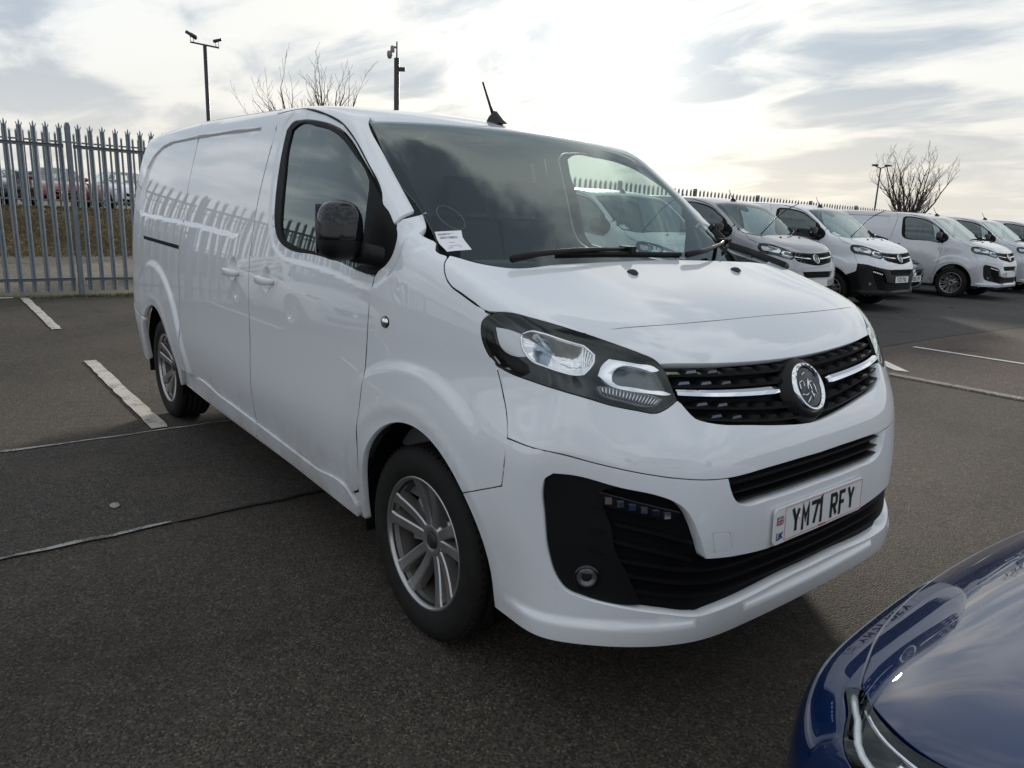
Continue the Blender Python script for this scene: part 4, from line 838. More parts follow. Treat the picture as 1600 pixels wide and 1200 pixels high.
        mb.add(V,[(2*i,2*i+1,2*i+3,2*i+2) for i in range(15)]); mb.build('slide_rail',M['dark_plastic'],van)
        # wiper washers
        X=on(hull0,TOP,[(.315,s*.285,0)])[0]
        MB().lathe([(0,.014),(.010,.012),(.018,.004),(.020,-.002)],12,'z').build('washer_jet',M['gloss_black'],van,tuple(X)).scale=(1.3,.8,1)
    for o in list(van.children):
        if o.name.startswith('sliding_door'):
            s=-1 if o.data.vertices[0].co.y<0 else 1; handle(o,-1.699,s)
    # ---- centre parts
    panel('bonnet',pb,PT_,van,0,.02); panel('nose_panel',pn,PT_,van,0,.03); panel('bumper_upper',pbu,PT_,van,0,.035)
    bl=panel('bumper_lower',pbl,PT_,van,0,.062); panel('tow_cover',ptw,PT_,bl,0,.008)
    panel('slot_back',pslo,M['dark_plastic'],van,-.045,0); lg=panel('lower_grille',pfog,M['dark_plastic'],van,-.040,0); g=panel('grille',pgro,M['dark_plastic'],van,-.05,0)
    so_=van.children
    sb=[o for o in van.children if o.name.startswith('slot_back')][0]
    for z in (.738,.708,.683):
        k=(.76-z)*.35; V,F=strip(hull0,resample([(.87,-.435+k,z),(.89,-.25,z-.001),(.895,0,z-.001),(.89,.25,z-.001),(.87,.435-k,z)],25),-.014,.03,.010); MB().add(V,F).build('slat',M['plastic'],sb)
    for za,zm,zc in ((.557,.495,.483),(.517,.457,.452),(.475,.422,.421)):
        yy=np.linspace(-.745,.745,41); zz=np.interp(np.abs(yy),[0,.5,.745],[zc,zm,za]); zz=np.convolve(np.pad(zz,3,'edge'),np.ones(7)/7,'valid'); V,F=strip(hull0,[(.9-.3*y*y,y,z) for y,z in zip(yy,zz)],-.016,.035,.011); MB().add(V,F).build('slat',M['plastic'],lg)
    for s in (-1,1):
        for a,b_,e in ((.651,.623,.585),(.602,.572,.537)):
            V,F=strip(hull0,resample([(.755,-.768,a),(.826,-.667,b_),(.877,-.565,e)],14),-.016,.035,.011)
            MB().add([(v[0],v[1]*-s,v[2]) for v in V],F).build('slat',M['plastic'],lg)
    paths=[smooth_sym(ln[k]) for k in ('gb1','gb2','gb3','gb4')]
    for ip,pth in enumerate(paths):
        V,F=strip(hull0,pth,-.010,.035,.009); mb=MB().add(V,F); fl=[]
        X=on(hull0,CYL,resample(pth,200)); Nn=grad(hull0,X); L=np.r_[0,np.cumsum(np.linalg.norm(np.diff(X,axis=0),axis=1))]
        for k in range(-7,8):
            t=L[-1]/2+(k+(.0 if ip%2==0 else .5))*.082
            if t<.03 or t>L[-1]-.03: continue
            i=int(np.searchsorted(L,t)); q=X[i]-Nn[i]*.012; n_=np.array((Nn[i][0],Nn[i][1],0)); n_/=np.linalg.norm(n_); tx=np.cross((0,0,1.),n_)
            P8=[q+tx*u+np.array((0,0,h))-n_*d for d in (.0,.026) for u,h in ((-.028,.003),(.028,.003),(.017,.016),(-.017,.016))]
            mb.add(P8,[(0,1,2,3),(7,6,5,4),(0,4,5,1),(1,5,6,2),(2,6,7,3),(3,7,4,0)])
            if abs(q[1])>.34: fl.append([q+tx*u+np.array((0,0,h))+n_*.0012 for u,h in ((-.021,.008),(.021,.008),(.016,.0155),(-.016,.0155))])
        so2=mb.build('slat',M['plastic'],g)
        for q in fl: MB().add(q,[(0,1,2,3)]).build('chrome_fleck',M['satin'],so2)
    ch=smooth_sym(ln['chrome'])
    for s in (-1,1):
        pth=[q for q in ch if s*q[1]>.135]; 
        if s<0: pth=pth
        V=[];X=on(hull0,CYL,pth); Nn=grad(hull0,X); k=len(X); idx=sorted(range(k),key=lambda i:abs(X[i][1]))
        for j,i in enumerate(idx):
            hh=(.016-.004*j/k)*(.75 if j==0 else 1); q=X[i]+Nn[i]*.004; V+=[q+(0,0,hh)-Nn[i]*.016,q+(0,0,hh*.2)-Nn[i]*.004,q-(0,0,hh*.7)+Nn[i]*.002,q-(0,0,hh)-Nn[i]*.010,q-Nn[i]*.03]
        F=[(j*5+a,j*5+(a+1)%5,(j+1)*5+(a+1)%5,(j+1)*5+a) for j in range(k-1) for a in range(5)]+[(0,1,2,3,4)]
        MB().add(V,F,False).build('chrome_bar',M['chrome'],g)
    # badge
    X=on(hull0,CYL,[(.82,0,.947)])[0]; nn=grad(hull0,X[None])[0]; BF=frame_at(X+nn*.004,nn)
    bd=MB().lathe([(0,.004),(.080,.004),(.094,-.002),(.108,-.03)],48,'z').build('badge',M['plastic'],van); bd.matrix_world=BF
    bz=lambda n_,m,mb: mb.build(n_,m,bd)
    bz('badge_ring',M['chrome'],MB().lathe([(.0655,.006),(.067,.012),(.0715,.0145),(.0765,.0125),(.0795,.004)],56,'z'))
    bz('badge_disc',M['gloss_black'],MB().lathe([(0,.0085),(.040,.008),(.062,.0065)],48,'z'))
    em=MB()
    for pl in ([(-.047,.019),(-.034,.022),(-.020,.022)],[(-.047,.019),(-.049,.004),(-.048,-.012)],[(-.024,.020),(-.026,.006),(-.030,.006)],[(-.052,-.021),(-.044,-.019),(-.034,-.024),(-.022,-.022),(-.012,-.018)],
               [(.003,.028),(-.003,.014),(-.008,.002),(-.011,-.016)],[(.003,.028),(.002,.012),(-.004,.000)],[(.004,.012),(.012,.017),(.020,.015),(.024,.010)],[(.006,.010),(.008,-.006),(.007,-.018)],[(.026,.008),(.030,-.006),(.026,-.020),(.034,-.026)],
               [(.002,-.012),(.008,-.030),(.006,-.042)],[(-.034,-.046),(-.020,-.038),(-.008,-.029)],[(-.024,.040),(-.010,.046),(.008,.047)],[(.012,-.024),(.020,-.034)]):
        em.tube([(x,y,.0095) for x,y in pl],[.0014]+[.0022]*(len(pl)-2)+[.0010] if len(pl)>2 else .0014,5)
    bz('badge_emblem',M['chrome'],em)
    for k,chh in enumerate('VAUXHALL'):
        a=R(150-k*17.2); cen=Matrix.Translation((math.cos(a)*.0712,math.sin(a)*.0712,.0150))@Matrix.Rotation(a-PI/2,4,'Z'); bz('badge_letter',M['ink'],strokes(MB(),chh,-.0042,-.0042,.0084,.0084,.0022,0,cen))
    # screen, frit, wipers, aerial
    panel('windscreen',psc,M['screen'],van,-.001,.004); panel('screen_border',pfr,M['frit'],van,-.007,.0)
    roof=panel('roof',prf,PT_,van,0,.015); 
    X=on(hull0,TOP,[(-.84,0,0)])[0]
    an=MB()
    an.add([(-.055,-.022,-.006),(.065,-.020,-.006),(.065,.020,-.006),(-.055,.022,-.006),(-.040,-.010,.030),(-.005,-.009,.052),(-.005,.009,.052),(-.040,.010,.030),(.045,-.008,.012),(.045,.008,.012)],[(0,1,8,5,4),(3,7,6,9,2),(0,4,7,3),(4,5,6,7),(5,8,9,6),(8,1,2,9),(0,3,2,1)])
    an.tube([(-.022,0,.040),(-.045,0,.076),(-.108,0,.186)],[.0085,.006,.0048],8)
    an.build('roof_aerial',M['plastic'],van,tuple(X))
    rd=panel('rear_door',prd,PT_,van,0,.02)
    MB().box((-4.12,-.01,1.02),(-4.085,.01,1.18)).build('rear_handle',M['plastic'],rd)
    for s in (-1,1):
        MB().box((-4.085,s*.81-.028,1.02),(-4.055,s*.81+.020,1.52)).build('tail_lamp',M['redlens'],van)
    # wiper arms lying on the screen
    def wiper(pts,blade):
        X=[on(hull0,WS,[p])[0] for p in pts]; N2=[grad(hull0,x[None])[0] for x in X]
        wp=MB().tube([x+n_*h for x,n_,h in zip(X,N2,(.026,.032,.034,.030,.026))],[.012,.010,.008,.007,.006],8).build('wiper',M['plastic'],van)
        B=[on(hull0,WS,[p])[0] for p in blade]; N3=[grad(hull0,x[None])[0] for x in B]; mb=MB()
        mb.tube([x+n_*.016 for x,n_ in zip(B,N3)],.008,6); mb.tube([x+n_*.006 for x,n_ in zip(B,N3)],.004,4); mb.build('wiper_blade',M['rubber'],wp)
        MB().box((-.03,-.012,-.010),(.03,.012,.012)).build('blade_clip',M['plastic'],wp,tuple(X[-1]+N2[-1]*.024))
    wiper([(.195,-.70,1.283),(.190,-.60,1.29),(.188,-.45,1.30),(.178,-.30,1.31),(.172,-.16,1.318)],[(.172,-.50,1.306),(.180,-.30,1.308),(.190,-.12,1.310),(.198,.10,1.309)])
    wiper([(.228,.10,1.30),(.205,.22,1.305),(.165,.33,1.315),(.08,.50,1.325),(-.01,.64,1.335)],[(.16,.40,1.30),(.05,.58,1.32),(-.04,.70,1.33),(-.11,.76,1.36)])
    pcw=patch(hull0,Dir((-.4,-.55,-.73),-.2,2.5),[(-.20,.800,1.43),(-.10,.800,1.365),(.0,.808,1.315),(.07,.78,1.296),(.15,.765,1.285),(.20,.80,1.26),(.17,.86,1.235),(.08,.865,1.275),(-.04,.85,1.345)],res=.03)
    panel('cowl_trim',pcw,M['plastic'],van,.024,.03)
    sn=[c(ln['sensor'][0])]
    sen=patch(hull0,WS,[(-.66,-.17,0),(-.61,-.15,0),(-.56,-.10,0),(-.52,-.05,0),(-.515,.03,0),(-.54,.06,0),(-.58,.065,0),(-.66,.07,0)] and [tuple(on(hull0,TOP,[q])[0]) for q in ((-.665,-.20,0),(-.615,-.15,0),(-.56,-.10,0),(-.525,-.04,0),(-.52,.03,0),(-.55,.06,0),(-.60,.065,0),(-.665,.08,0))],res=.04)
    panel('sensor_cover',sen,M['frit'],van,-.010,.03)
    # cabin
    db=MB(); prof=[(-.02,.95),(.02,1.16),(-.04,1.205),(-.22,1.225),(-.34,1.205),(-.39,1.14),(-.36,.95),(-.28,.60),(.0,.58)]
    n=len(prof); V=[(x,y,z) for y in (-.80,.80) for x,z in prof]; db.add(V,[tuple(range(n))[::-1],tuple(range(n,2*n))]+[(i,(i+1)%n,n+(i+1)%n,n+i) for i in range(n)])
    db.prism([(-.56,-.18),(-.20,-.18),(-.20,.03),(-.24,.05),(-.52,.05),(-.56,.03)],-.39,-.20,Matrix(((0,0,1,0),(1,0,0,0),(0,1,0,1.21),(0,0,0,1))))
    db.build('dashboard',M['interior'],van)
    sw=MB(); cen=Vector((-.52,-.40,1.06)); ax=Vector((.42,0,-.9)).normalized(); u=Vector((0,1,0)); v_=ax.cross(u)
    sw.tube([cen+(u*math.cos(t)+v_*math.sin(t))*.185 for t in np.linspace(0,2*PI,33)],.014,8,cap=False); sw.tube([cen+ax*.02,cen+ax*.25],.03,8)
    for t in (R(0),R(180),R(90)): sw.tube([cen,cen+(u*math.cos(t)+v_*math.sin(t))*.18],.016,6)
    sw.build('steering_wheel',M['interior'],van)
    for yc,wd in ((-.42,.25),(.12,.22),(.52,.22)):
        st=MB(); 
        def slab(pts,yw): 
            k=len(pts); V=[(x,yc+sg*yw*tw,z) for sg in (-1,1) for x,z,tw in pts]; st.add(V,[tuple(range(k))[::-1],tuple(range(k,2*k))]+[(i,(i+1)%k,k+(i+1)%k,k+i) for i in range(k)])
        slab([(-.62,.80,1),(-.60,.90,.95),(-1.05,.86,1),(-1.10,.74,1)],wd); slab([(-1.00,.86,1),(-1.06,.92,1),(-1.20,1.40,.82),(-1.28,1.42,.8),(-1.30,1.36,.85),(-1.16,.80,1)],wd); slab([(-1.215,1.44,1),(-1.225,1.60,.9),(-1.28,1.62,.9),(-1.30,1.45,1)],wd*.55)
        st.build('seat',M['seat'],van)
    MB().box((-1.435,-.84,.40),(-1.415,.84,1.20)).prism([(-.80,1.20),(.80,1.20),(.62,1.79),(-.62,1.79)],-1.435,-1.415,Matrix(((0,0,1,0),(1,0,0,0),(0,1,0,0),(0,0,0,1)))).build('bulkhead',M['bulk'],van)
    MB().box((-1.42,-.84,.46),(.0,.84,.50)).build('cabin_floor',M['interior'],van)
    rl_=patch(hull0,TOP,[(-.72,-.66,0),(-1.42,-.66,0),(-1.42,.66,0),(-.72,.66,0)],res=.09); panel('roof_lining',rl_,M['bulk'],van,-.045,0)
    for s in (-1,1):
        tr=patch(hull0,SIDE,xz([(-.36,1.19),(-.80,1.232),(-1.18,1.24),(-1.41,1.24),(-1.41,.46),(-.45,.46)]),res=.08); panel('door_trim',tr,M['interior'],van,-.075,0,s>0)
    # underbody and engine bay keep the daylight out
    ub=MB(); ub.box((-3.95,-.80,.30),(-3.74,.80,.42)); ub.box((-2.80,-.80,.27),(-.44,.80,.40)); ub.box((-3.74,-.48,.30),(-2.80,.48,.44)); ub.box((-.44,-.48,.30),(.50,.48,.42)); ub.box((-.05,-.48,.42),(.52,.48,.96)); ub.box((.46,-.70,.34),(.70,.70,.40))
    ub.build('underbody',M['dark_plastic'],van)
    return van
# ------------------------------------------------------------------ hatchback cars
CW=spline([.15,.30,.48,.65,.80,.92,1.05,1.25,1.45],[.80,.86,.893,.90,.888,.862,.80,.69,.57])
CX0=spline([.15,.25,.38,.52,.64,.72,.80,.90],[.80,.855,.878,.88,.864,.82,.72,.52])
CZB=spline([-.6,-.3,0,.3,.5,.65,.8],[1.03,.985,.935,.875,.825,.775,.69])
CZR=spline([-3.0,-2.4,-1.8,-1.2,-.8],[1.30,1.42,1.465,1.45,1.41])
def hullc(x,y,z):
    a=np.sqrt(y*y+1e-6)
    s=a-(CW(z)-.03*sp((-1.9-x)/1.2,.2)**2-.05*sp((x+.5)/1.0,.2)**2)
    e=sp(a-.42,.08)
    fr=(x-(CX0(z)-.10*a*a-.72*e*e))*.9
    bon=(z-(CZB(x)-.05*a*a-.35*sp(a-.55,.06)**2))*.95
    ws=(z-.99)*.87+(x+.42+.10*a*a)*.5
    rf=z-(CZR(x)-.05*a*a)
    rw=(z-1.0)*.5-(x+3.25-.08*a*a)*.87
    top=smin(bon,smax(smax(ws,rf,.12),rw,.12),.02)
    b=smax(s,top,.10)
    b=smax(b,fr,.10)
    b=smax(b,-3.40-x+.08*a*a,.14)
    return smax(b,.20-z,.03)

def make_hatch(paintname,detail=True):
    car=empty('parked_car'); PT_=M[paintname]; fn=hullc
    C3=lambda L:[(x,y,.7) for x,y in L]
    AFc,ARc=(0,.31),(-2.60,.31); rr=.355
    def symxy(h): return [(x,y,.7) for x,y in h]+[(x,-y,.7) for x,y in h[::-1] if abs(y)>1e-4]
    BF_=[(.800,0),(.785,-.247),(.750,-.442),(.706,-.586),(.672,-.679),(.619,-.738),(.544,-.787),(.48,-.805)]
    bonh=BF_+[(.30,-.800),(.0,-.775),(-.22,-.765),(-.36,-.74),(-.425,-.60),(-.40,-.3),(-.39,0)]
    pb=patch(fn,Dir((-.25,0,-.97),-.2,2.4),[tuple(on(fn,TOP,[q])[0]) for q in symxy(bonh)],res=.035,gap=.003)
    e3=lambda L:[tuple(q) for q in on(fn,TOP,[(x,y,.7) for x,y in L])]
    BE=e3(BF_)                                                             # bonnet edge in 3D (right side)
    hl=[BE[4],BE[5],BE[6],BE[7],(.40,-.84,.735),(.42,-.86,.70),(.50,-.865,.675),(.617,-.809,.674),(.66,-.743,.70),(.701,-.672,.698)]
    phl=patch(fn,CYL,hl,res=.02,gap=.002)
    fas=[(BE[0][0],0,BE[0][2])]+BE[1:5]+[(.701,-.672,.698),(.66,-.743,.70),(.617,-.809,.674),(.50,-.865,.675),(.47,-.87,.62)]
    ar=[(.0+rr*math.cos(R(a)),-.88,.31+rr*math.sin(R(a))) for a in (50,38,26,14,4,-6,-14)]
    low=[(.45,-.84,.215),(.62,-.74,.215),(.76,-.5,.215),(.80,-.25,.215),(.81,0,.215)]
    gr=[(.86,0,.575),(.84,-.30,.585),(.79,-.50,.60),(.80,-.46,.50),(.84,-.30,.455),(.87,0,.45)]
    lo=[(.86,0,.36),(.83,-.40,.365),(.74,-.62,.39),(.76,-.60,.28),(.82,-.40,.255),(.85,0,.25)]
    S=lambda h: list(h)+[(q[0],-q[1],q[2]) for q in h[::-1] if abs(q[1])>1e-4]
    pf=patch(fn,CYL,S(fas+ar+low),[S(gr),S(lo)],res=.03,gap=.003)
    pgr=patch(fn,CYL,S(gr),res=.05,gap=-.003); plo=patch(fn,CYL,S(lo),res=.05,gap=-.003)
    X=lambda L:[(a,-.9,b) for a,b in L]
    wing=[(BE[7][0],BE[7][2]),(.40,.735),(.42,.70),(.50,.675),(.47,.62)]+[(rr*math.cos(R(a)),.31+rr*math.sin(R(a))) for a in range(58,181,8)]+[(-.36,.22),(-.44,.22),(-.46,.5),(-.45,.93)]+[(-.42,1.0),(-.22,.955),(.0,.915),(.30,.845)]
    pw=patch(fn,SIDE,X(wing),res=.04)
    doorf=X([(-.445,.92),(-.455,.5),(-.435,.27),(-1.38,.27),(-1.42,.6),(-1.40,.93)]); pdf=patch(fn,SIDE,doorf,res=.05)
    doorr=X([(-1.41,.93),(-1.43,.6),(-1.39,.27),(-2.15,.27),(-2.22,.42),(-2.34,.58),(-2.55,.68),(-2.58,.94)]); pdr=patch(fn,SIDE,doorr,res=.05)
    qu=X([(-2.59,.94),(-2.56,.69)]+[(ARc[0]+rr*math.cos(R(a)),.31+rr*math.sin(R(a))) for a in range(98,186,8)]+[(-3.28,.30),(-3.30,.9),(-3.22,1.02),(-2.9,.98)]); pq=patch(fn,SIDE,qu,res=.05)
    sil=X([(-.37,.215),(-.435,.262),(-1.4,.262),(-2.15,.262),(-2.23,.22)]); psl=patch(fn,SIDE,sil,res=.05)
    win=X([(-.55,.97),(-.80,1.12),(-1.10,1.27),(-1.38,1.345),(-1.40,.96)]); pwf=patch(fn,SIDE,win,res=.06)
    win2=X([(-1.46,.96),(-1.44,1.35),(-1.9,1.36),(-2.25,1.31),(-2.62,1.12),(-2.58,.97)]); pwr=patch(fn,SIDE,win2,res=.06)
    scr=[tuple(q) for q in e3([(-.40,0),(-.43,-.30),(-.47,-.62),(-.56,-.70),(-.9,-.60),(-1.12,-.545),(-1.17,-.3),(-1.19,0)])]; psc=patch(fn,Dir((-.5,0,-.87),-.2,2.6),S(scr),res=.07)
    cant=[(-.45,.935),(-.55,.965),(-.80,1.12),(-1.10,1.27),(-1.38,1.345),(-1.40,.935),(-1.45,.935),(-1.44,1.35),(-1.9,1.36),(-2.25,1.31),(-2.62,1.12),(-2.58,.945),(-2.9,.985),(-3.10,1.0)]
    c3=[tuple(q) for q in on(fn,SIDE,X(cant))]
    rtop=e3([(-3.0,-.50),(-2.6,-.54),(-2.0,-.555),(-1.5,-.55),(-1.14,-.54),(-.9,-.605),(-.56,-.705),(-.47,-.66)])
    ppl=patch(fn,Dir((-.1,.75,-.65),-.2,2.6),c3+rtop,res=.06,gap=0)
    rf=e3([(-1.20,0),(-1.18,-.3),(-1.135,-.545),(-1.5,-.552),(-2.0,-.557),(-2.6,-.542),(-2.72,-.50),(-2.72,0)]); prf=patch(fn,TOP,S(rf),res=.08,gap=.001)
    rw=e3([(-2.74,0),(-2.74,-.49),(-3.0,-.52),(-3.22,-.55),(-3.24,0)]); prw=patch(fn,TOP,S(rw),res=.09)
    RC=Dir((1,0,0),-1.6,1.5); tg=[(-3.4,y,z) for y,z in ((-.80,.25),(-.84,.6),(-.80,.92),(-.62,1.0),(.62,1.0),(.80,.92),(.84,.6),(.80,.25))]; ptg=patch(fn,RC,tg,res=.08,gap=0)
    panel('bonnet',pb,PT_,car,0,.02); fa=panel('front_bumper',pf,PT_,car,0,.04)
    g=panel('grille',pgr,M['dark_plastic'],car,-.035,0); panel('lower_grille',plo,M['dark_plastic'],car,-.035,0)
    mb=MB()
    for z in (.485,.515,.545):
        V,F=strip(fn,[(.85,y,z+.02*y*y) for y in np.linspace(-.42,.42,15)],-.010,.02,.008); mb.add(V,F)
    mb.build('grille_bars',M['plastic'],g)
    V,F=strip(fn,[(.85,y,.530+.30*y*y) for y in np.linspace(-.42,.42,21)],.004,.02,.018); MB().add(V,F).build('chrome_bar',M['chrome'],g)
    Xc=on(fn,CYL,[(.88,0,.515)])[0]; bg_=MB().lathe([(0,.006),(.05,.006),(.058,.010),(.066,.006),(.070,-.01)],32,'z').build('badge',M['chrome'],car); bg_.matrix_world=frame_at(Xc+np.array((-.004,0,0)),grad(fn,Xc[None])[0])
    for s in (-1,1):
        mi=s>0
        h=panel('headlight',phl,M['lampdark'],car,-.055,-.055,mi); panel('lamp_lens',phl,M['lens'],h,.001,.01,mi)
        o=MB()
        for P_,rad in (((.565,-.815,.703),.021),((.485,-.85,.706),.019)):
            q=on(fn,CYL,[P_])[0]; nn=grad(fn,q[None])[0]; q=q-nn*.036
            if mi: q=q*[1,-1,1]
            o.lathe([(0,.010),(rad*.5,.008),(rad*.8,.0),(rad,.008),(rad*1.08,.004),(rad*1.1,-.02)],24,'x',c=tuple(q))
        o.build('lamp_bowl',M['reflector'],h)
        dl=[np.array(p) for p in ((.43,-.86,.712),(.50,-.86,.688),(.60,-.815,.686),(.65,-.75,.708),(.688,-.684,.705))]
        Xd=on(fn,CYL,resample(dl,16)); Xd=[q-n_*.012 for q,n_ in zip(Xd,grad(fn,Xd))]
        if mi: Xd=[q*[1,-1,1] for q in Xd]
        MB().tube(Xd,.006,6).build('light_strip',M['white_plastic'],h)
        up2=[np.array(p) for p in ((.46,-.84,.730),(.56,-.79,.726),(.64,-.715,.718))]
        Xd=on(fn,CYL,resample(up2,12)); Xd=[q-n_*.010 for q,n_ in zip(Xd,grad(fn,Xd))]
        if mi: Xd=[q*[1,-1,1] for q in Xd]
        MB().tube(Xd,.004,6).build('lamp_trim',M['chrome'],h)
        panel('front_wing',pw,PT_,car,0,.02,mi)
        df=panel('front_door',pdf,PT_,car,0,.015,mi); dr_=panel('rear_door',pdr,PT_,car,0,.015,mi); panel('rear_quarter',pq,PT_,car,0,.02,mi); panel('sill',psl,PT_,car,0,.02,mi)
        panel('side_window',pwf,M['sideglass'],df,-.004,.004,mi); panel('side_window',pwr,M['sideglass'],dr_,-.004,.004,mi); panel('body_pillar',ppl,PT_,car,0,.015,mi)
        for hx,par in ((-1.24,df),(-2.36,dr_)):
            q=on(fn,SIDE,[(hx,-.9,.86)])[0]; MB().tube([(hx-.08,s*(abs(q[1])+.004),.86),(hx-.05,s*(abs(q[1])+.028),.862),(hx+.05,s*(abs(q[1])+.028),.862),(hx+.08,s*(abs(q[1])+.004),.86)],.012,8).build('door_handle',PT_,par)
        m_=MB(); V=[];n=16
        for i in range(9):
            f=i/8; rad=(1-abs(2*f-1)**2.5)**.5+.05
            for j in range(n):
                a=2*PI*j/n; V.append((-.62+.055*rad*math.cos(a)*(1 if math.cos(a)>0 else .5),s*(.80+.19*f),1.03+.072*rad*math.sin(a)))
        m_.add(V,[(i*n+j,i*n+(j+1)%n,(i+1)*n+(j+1)%n,(i+1)*n+j) for i in range(8) for j in range(n)],True); m_.build('door_mirror',PT_,df)
        for x in (0,-2.60):
            make_wheel(car,x,s,1,.31,.775); mb=MB(); V=[]
            for i in range(15):
                a=R(-8+196*i/14); V+=[(x+.36*math.cos(a),s*.86,.31+.36*math.sin(a)),(x+.36*math.cos(a),s*.50,.31+.36*math.sin(a))]
            mb.add(V,[(2*i,2*i+1,2*i+3,2*i+2) for i in range(14)],True).build('arch_liner',M['dark_plastic'],car)
        MB().box((-3.36,s*.80-.10,.72),(-3.22,s*.80+.04,.90)).build('tail_lamp',M['redlens'],car)
    panel('windscreen',psc,M['screen'],car,0,.004); panel('roof',prf,PT_,car,0,.01); panel('rear_window',prw,M['sideglass'],car,0,.004); panel('tailgate',ptg,PT_,car,0,.02)
    MB().box((-.50,-.70,.60),(-.42,.70,.93)).box((-1.9,-.70,.30),(-.5,.70,.42)).box((-.80,-.70,.80),(-.48,.70,.96)).build('dashboard',M['interior'],car)
    for yc in (-.36,.36):
        st=MB().box((-1.65,yc-.24,.42),(-1.15,yc+.24,.62)); st.box((-1.75,yc-.23,.60),(-1.62,yc+.23,1.12)); st.box((-1.76,yc-.12,1.14),(-1.68,yc+.12,1.30)); st.build('seat',M['seat'],car)
    MB().box((-2.2,-.74,.24),(-.40,.74,.34)).box((-3.2,-.6,.26),(-2.99,.6,.5)).box((-.38,-.5,.26),(.40,.5,.70)).box((-2.9,-.5,.26),(-2.2,.5,.5)).build('underbody',M['dark_plastic'],car)
    return car
def children_named(o,n): return [c for c in o.children if c.name.split('.')[0]==n]
def repaint(root,old,new):
    for o in [root]+list(root.children_recursive):
        if o.type=='MESH' and o.material_slots and o.material_slots[0].material is old:
            o.material_slots[0].link='OBJECT'; o.material_slots[0].material=new
# ------------------------------------------------------------------ ground
def groundmat(name,c0,c1,scale=95.,bump=.5,stain=.35,rough=.85,speck=None):
    m,nt,bs=newmat(name); n=nt.nodes;l=nt.links; P(bs,Roughness=rough); bs.inputs['Specular IOR Level'].default_value=.35
    g=n.new('ShaderNodeNewGeometry')
    def noise(s,d,r=.5):
        t=n.new('ShaderNodeTexNoise'); t.inputs['Scale'].default_value=s; t.inputs['Detail'].default_value=d; t.inputs['Roughness'].default_value=r; l.new(g.outputs['Position'],t.inputs['Vector']); return t.outputs[0]
    vo=n.new('ShaderNodeTexVoronoi'); vo.inputs['Scale'].default_value=scale; l.new(g.outputs['Position'],vo.inputs['Vector'])
    cr=n.new('ShaderNodeSeparateColor'); l.new(vo.outputs['Color'],cr.inputs[0])
    mx=n.new('ShaderNodeMix'); mx.data_type='RGBA'; l.new(cr.outputs[0],mx.inputs[0]); mx.inputs[6].default_value=(*c0,1); mx.inputs[7].default_value=(*c1,1)
    gs=n.new('ShaderNodeMapRange'); l.new(cr.outputs[1],gs.inputs[0]); gs.inputs[1].default_value=.90; gs.inputs[2].default_value=.97
    gm=n.new('ShaderNodeMix'); gm.data_type='RGBA'; l.new(gs.outputs[0],gm.inputs[0]); l.new(mx.outputs[2],gm.inputs[6]); gm.inputs[7].default_value=(c1[0]*1.6,c1[1]*1.6,c1[2]*1.6,1); mx=gm
    # bigger blotches and a little warm dirt
    b=noise(.55,6,.6); mr=n.new('ShaderNodeMapRange'); l.new(b,mr.inputs[0]); mr.inputs[1].default_value=.3; mr.inputs[2].default_value=.7; mr.inputs[3].default_value=1-stain; mr.inputs[4].default_value=1+stain
    f=noise(14,4,.6); mr2=n.new('ShaderNodeMapRange'); l.new(f,mr2.inputs[0]); mr2.inputs[1].default_value=.3; mr2.inputs[2].default_value=.7; mr2.inputs[3].default_value=.82; mr2.inputs[4].default_value=1.18
    mm=n.new('ShaderNodeMath'); mm.operation='MULTIPLY'; l.new(mr.outputs[0],mm.inputs[0]); l.new(mr2.outputs[0],mm.inputs[1])
    sc=n.new('ShaderNodeVectorMath'); sc.operation='SCALE'; l.new(mx.outputs[2],sc.inputs[0]); l.new(mm.outputs[0],sc.inputs['Scale'])
    oil=noise(.9,3,.5); orr=n.new('ShaderNodeMapRange'); l.new(oil,orr.inputs[0]); orr.inputs[1].default_value=.36; orr.inputs[2].default_value=.27; orr.inputs[3].default_value=1.; orr.inputs[4].default_value=.45
    s3=n.new('ShaderNodeVectorMath'); s3.operation='SCALE'; l.new(sc.outputs[0],s3.inputs[0]); l.new(orr.outputs[0],s3.inputs['Scale']); sc=s3
    w=noise(2.1,5,.65); wr=n.new('ShaderNodeMapRange'); l.new(w,wr.inputs[0]); wr.inputs[1].default_value=.52; wr.inputs[2].default_value=.72; wr.inputs[4].default_value=.45
    wm=n.new('ShaderNodeMix'); wm.data_type='RGBA'; l.new(wr.outputs[0],wm.inputs[0]); l.new(sc.outputs[0],wm.inputs[6]); wm.inputs[7].default_value=(*(speck or (c1[0]*1.15,c1[1]*.98,c1[2]*.8)),1)
    l.new(wm.outputs[2],bs.inputs['Base Color'])
    h=n.new('ShaderNodeMath'); h.operation='SUBTRACT'; h.inputs[0].default_value=1.; l.new(vo.outputs['Distance'],h.inputs[1])
    bp=n.new('ShaderNodeBump'); bp.inputs['Strength'].default_value=bump; bp.inputs['Distance'].default_value=.008; l.new(h.outputs[0],bp.inputs['Height']); l.new(bp.outputs[0],bs.inputs['Normal'])
    return m
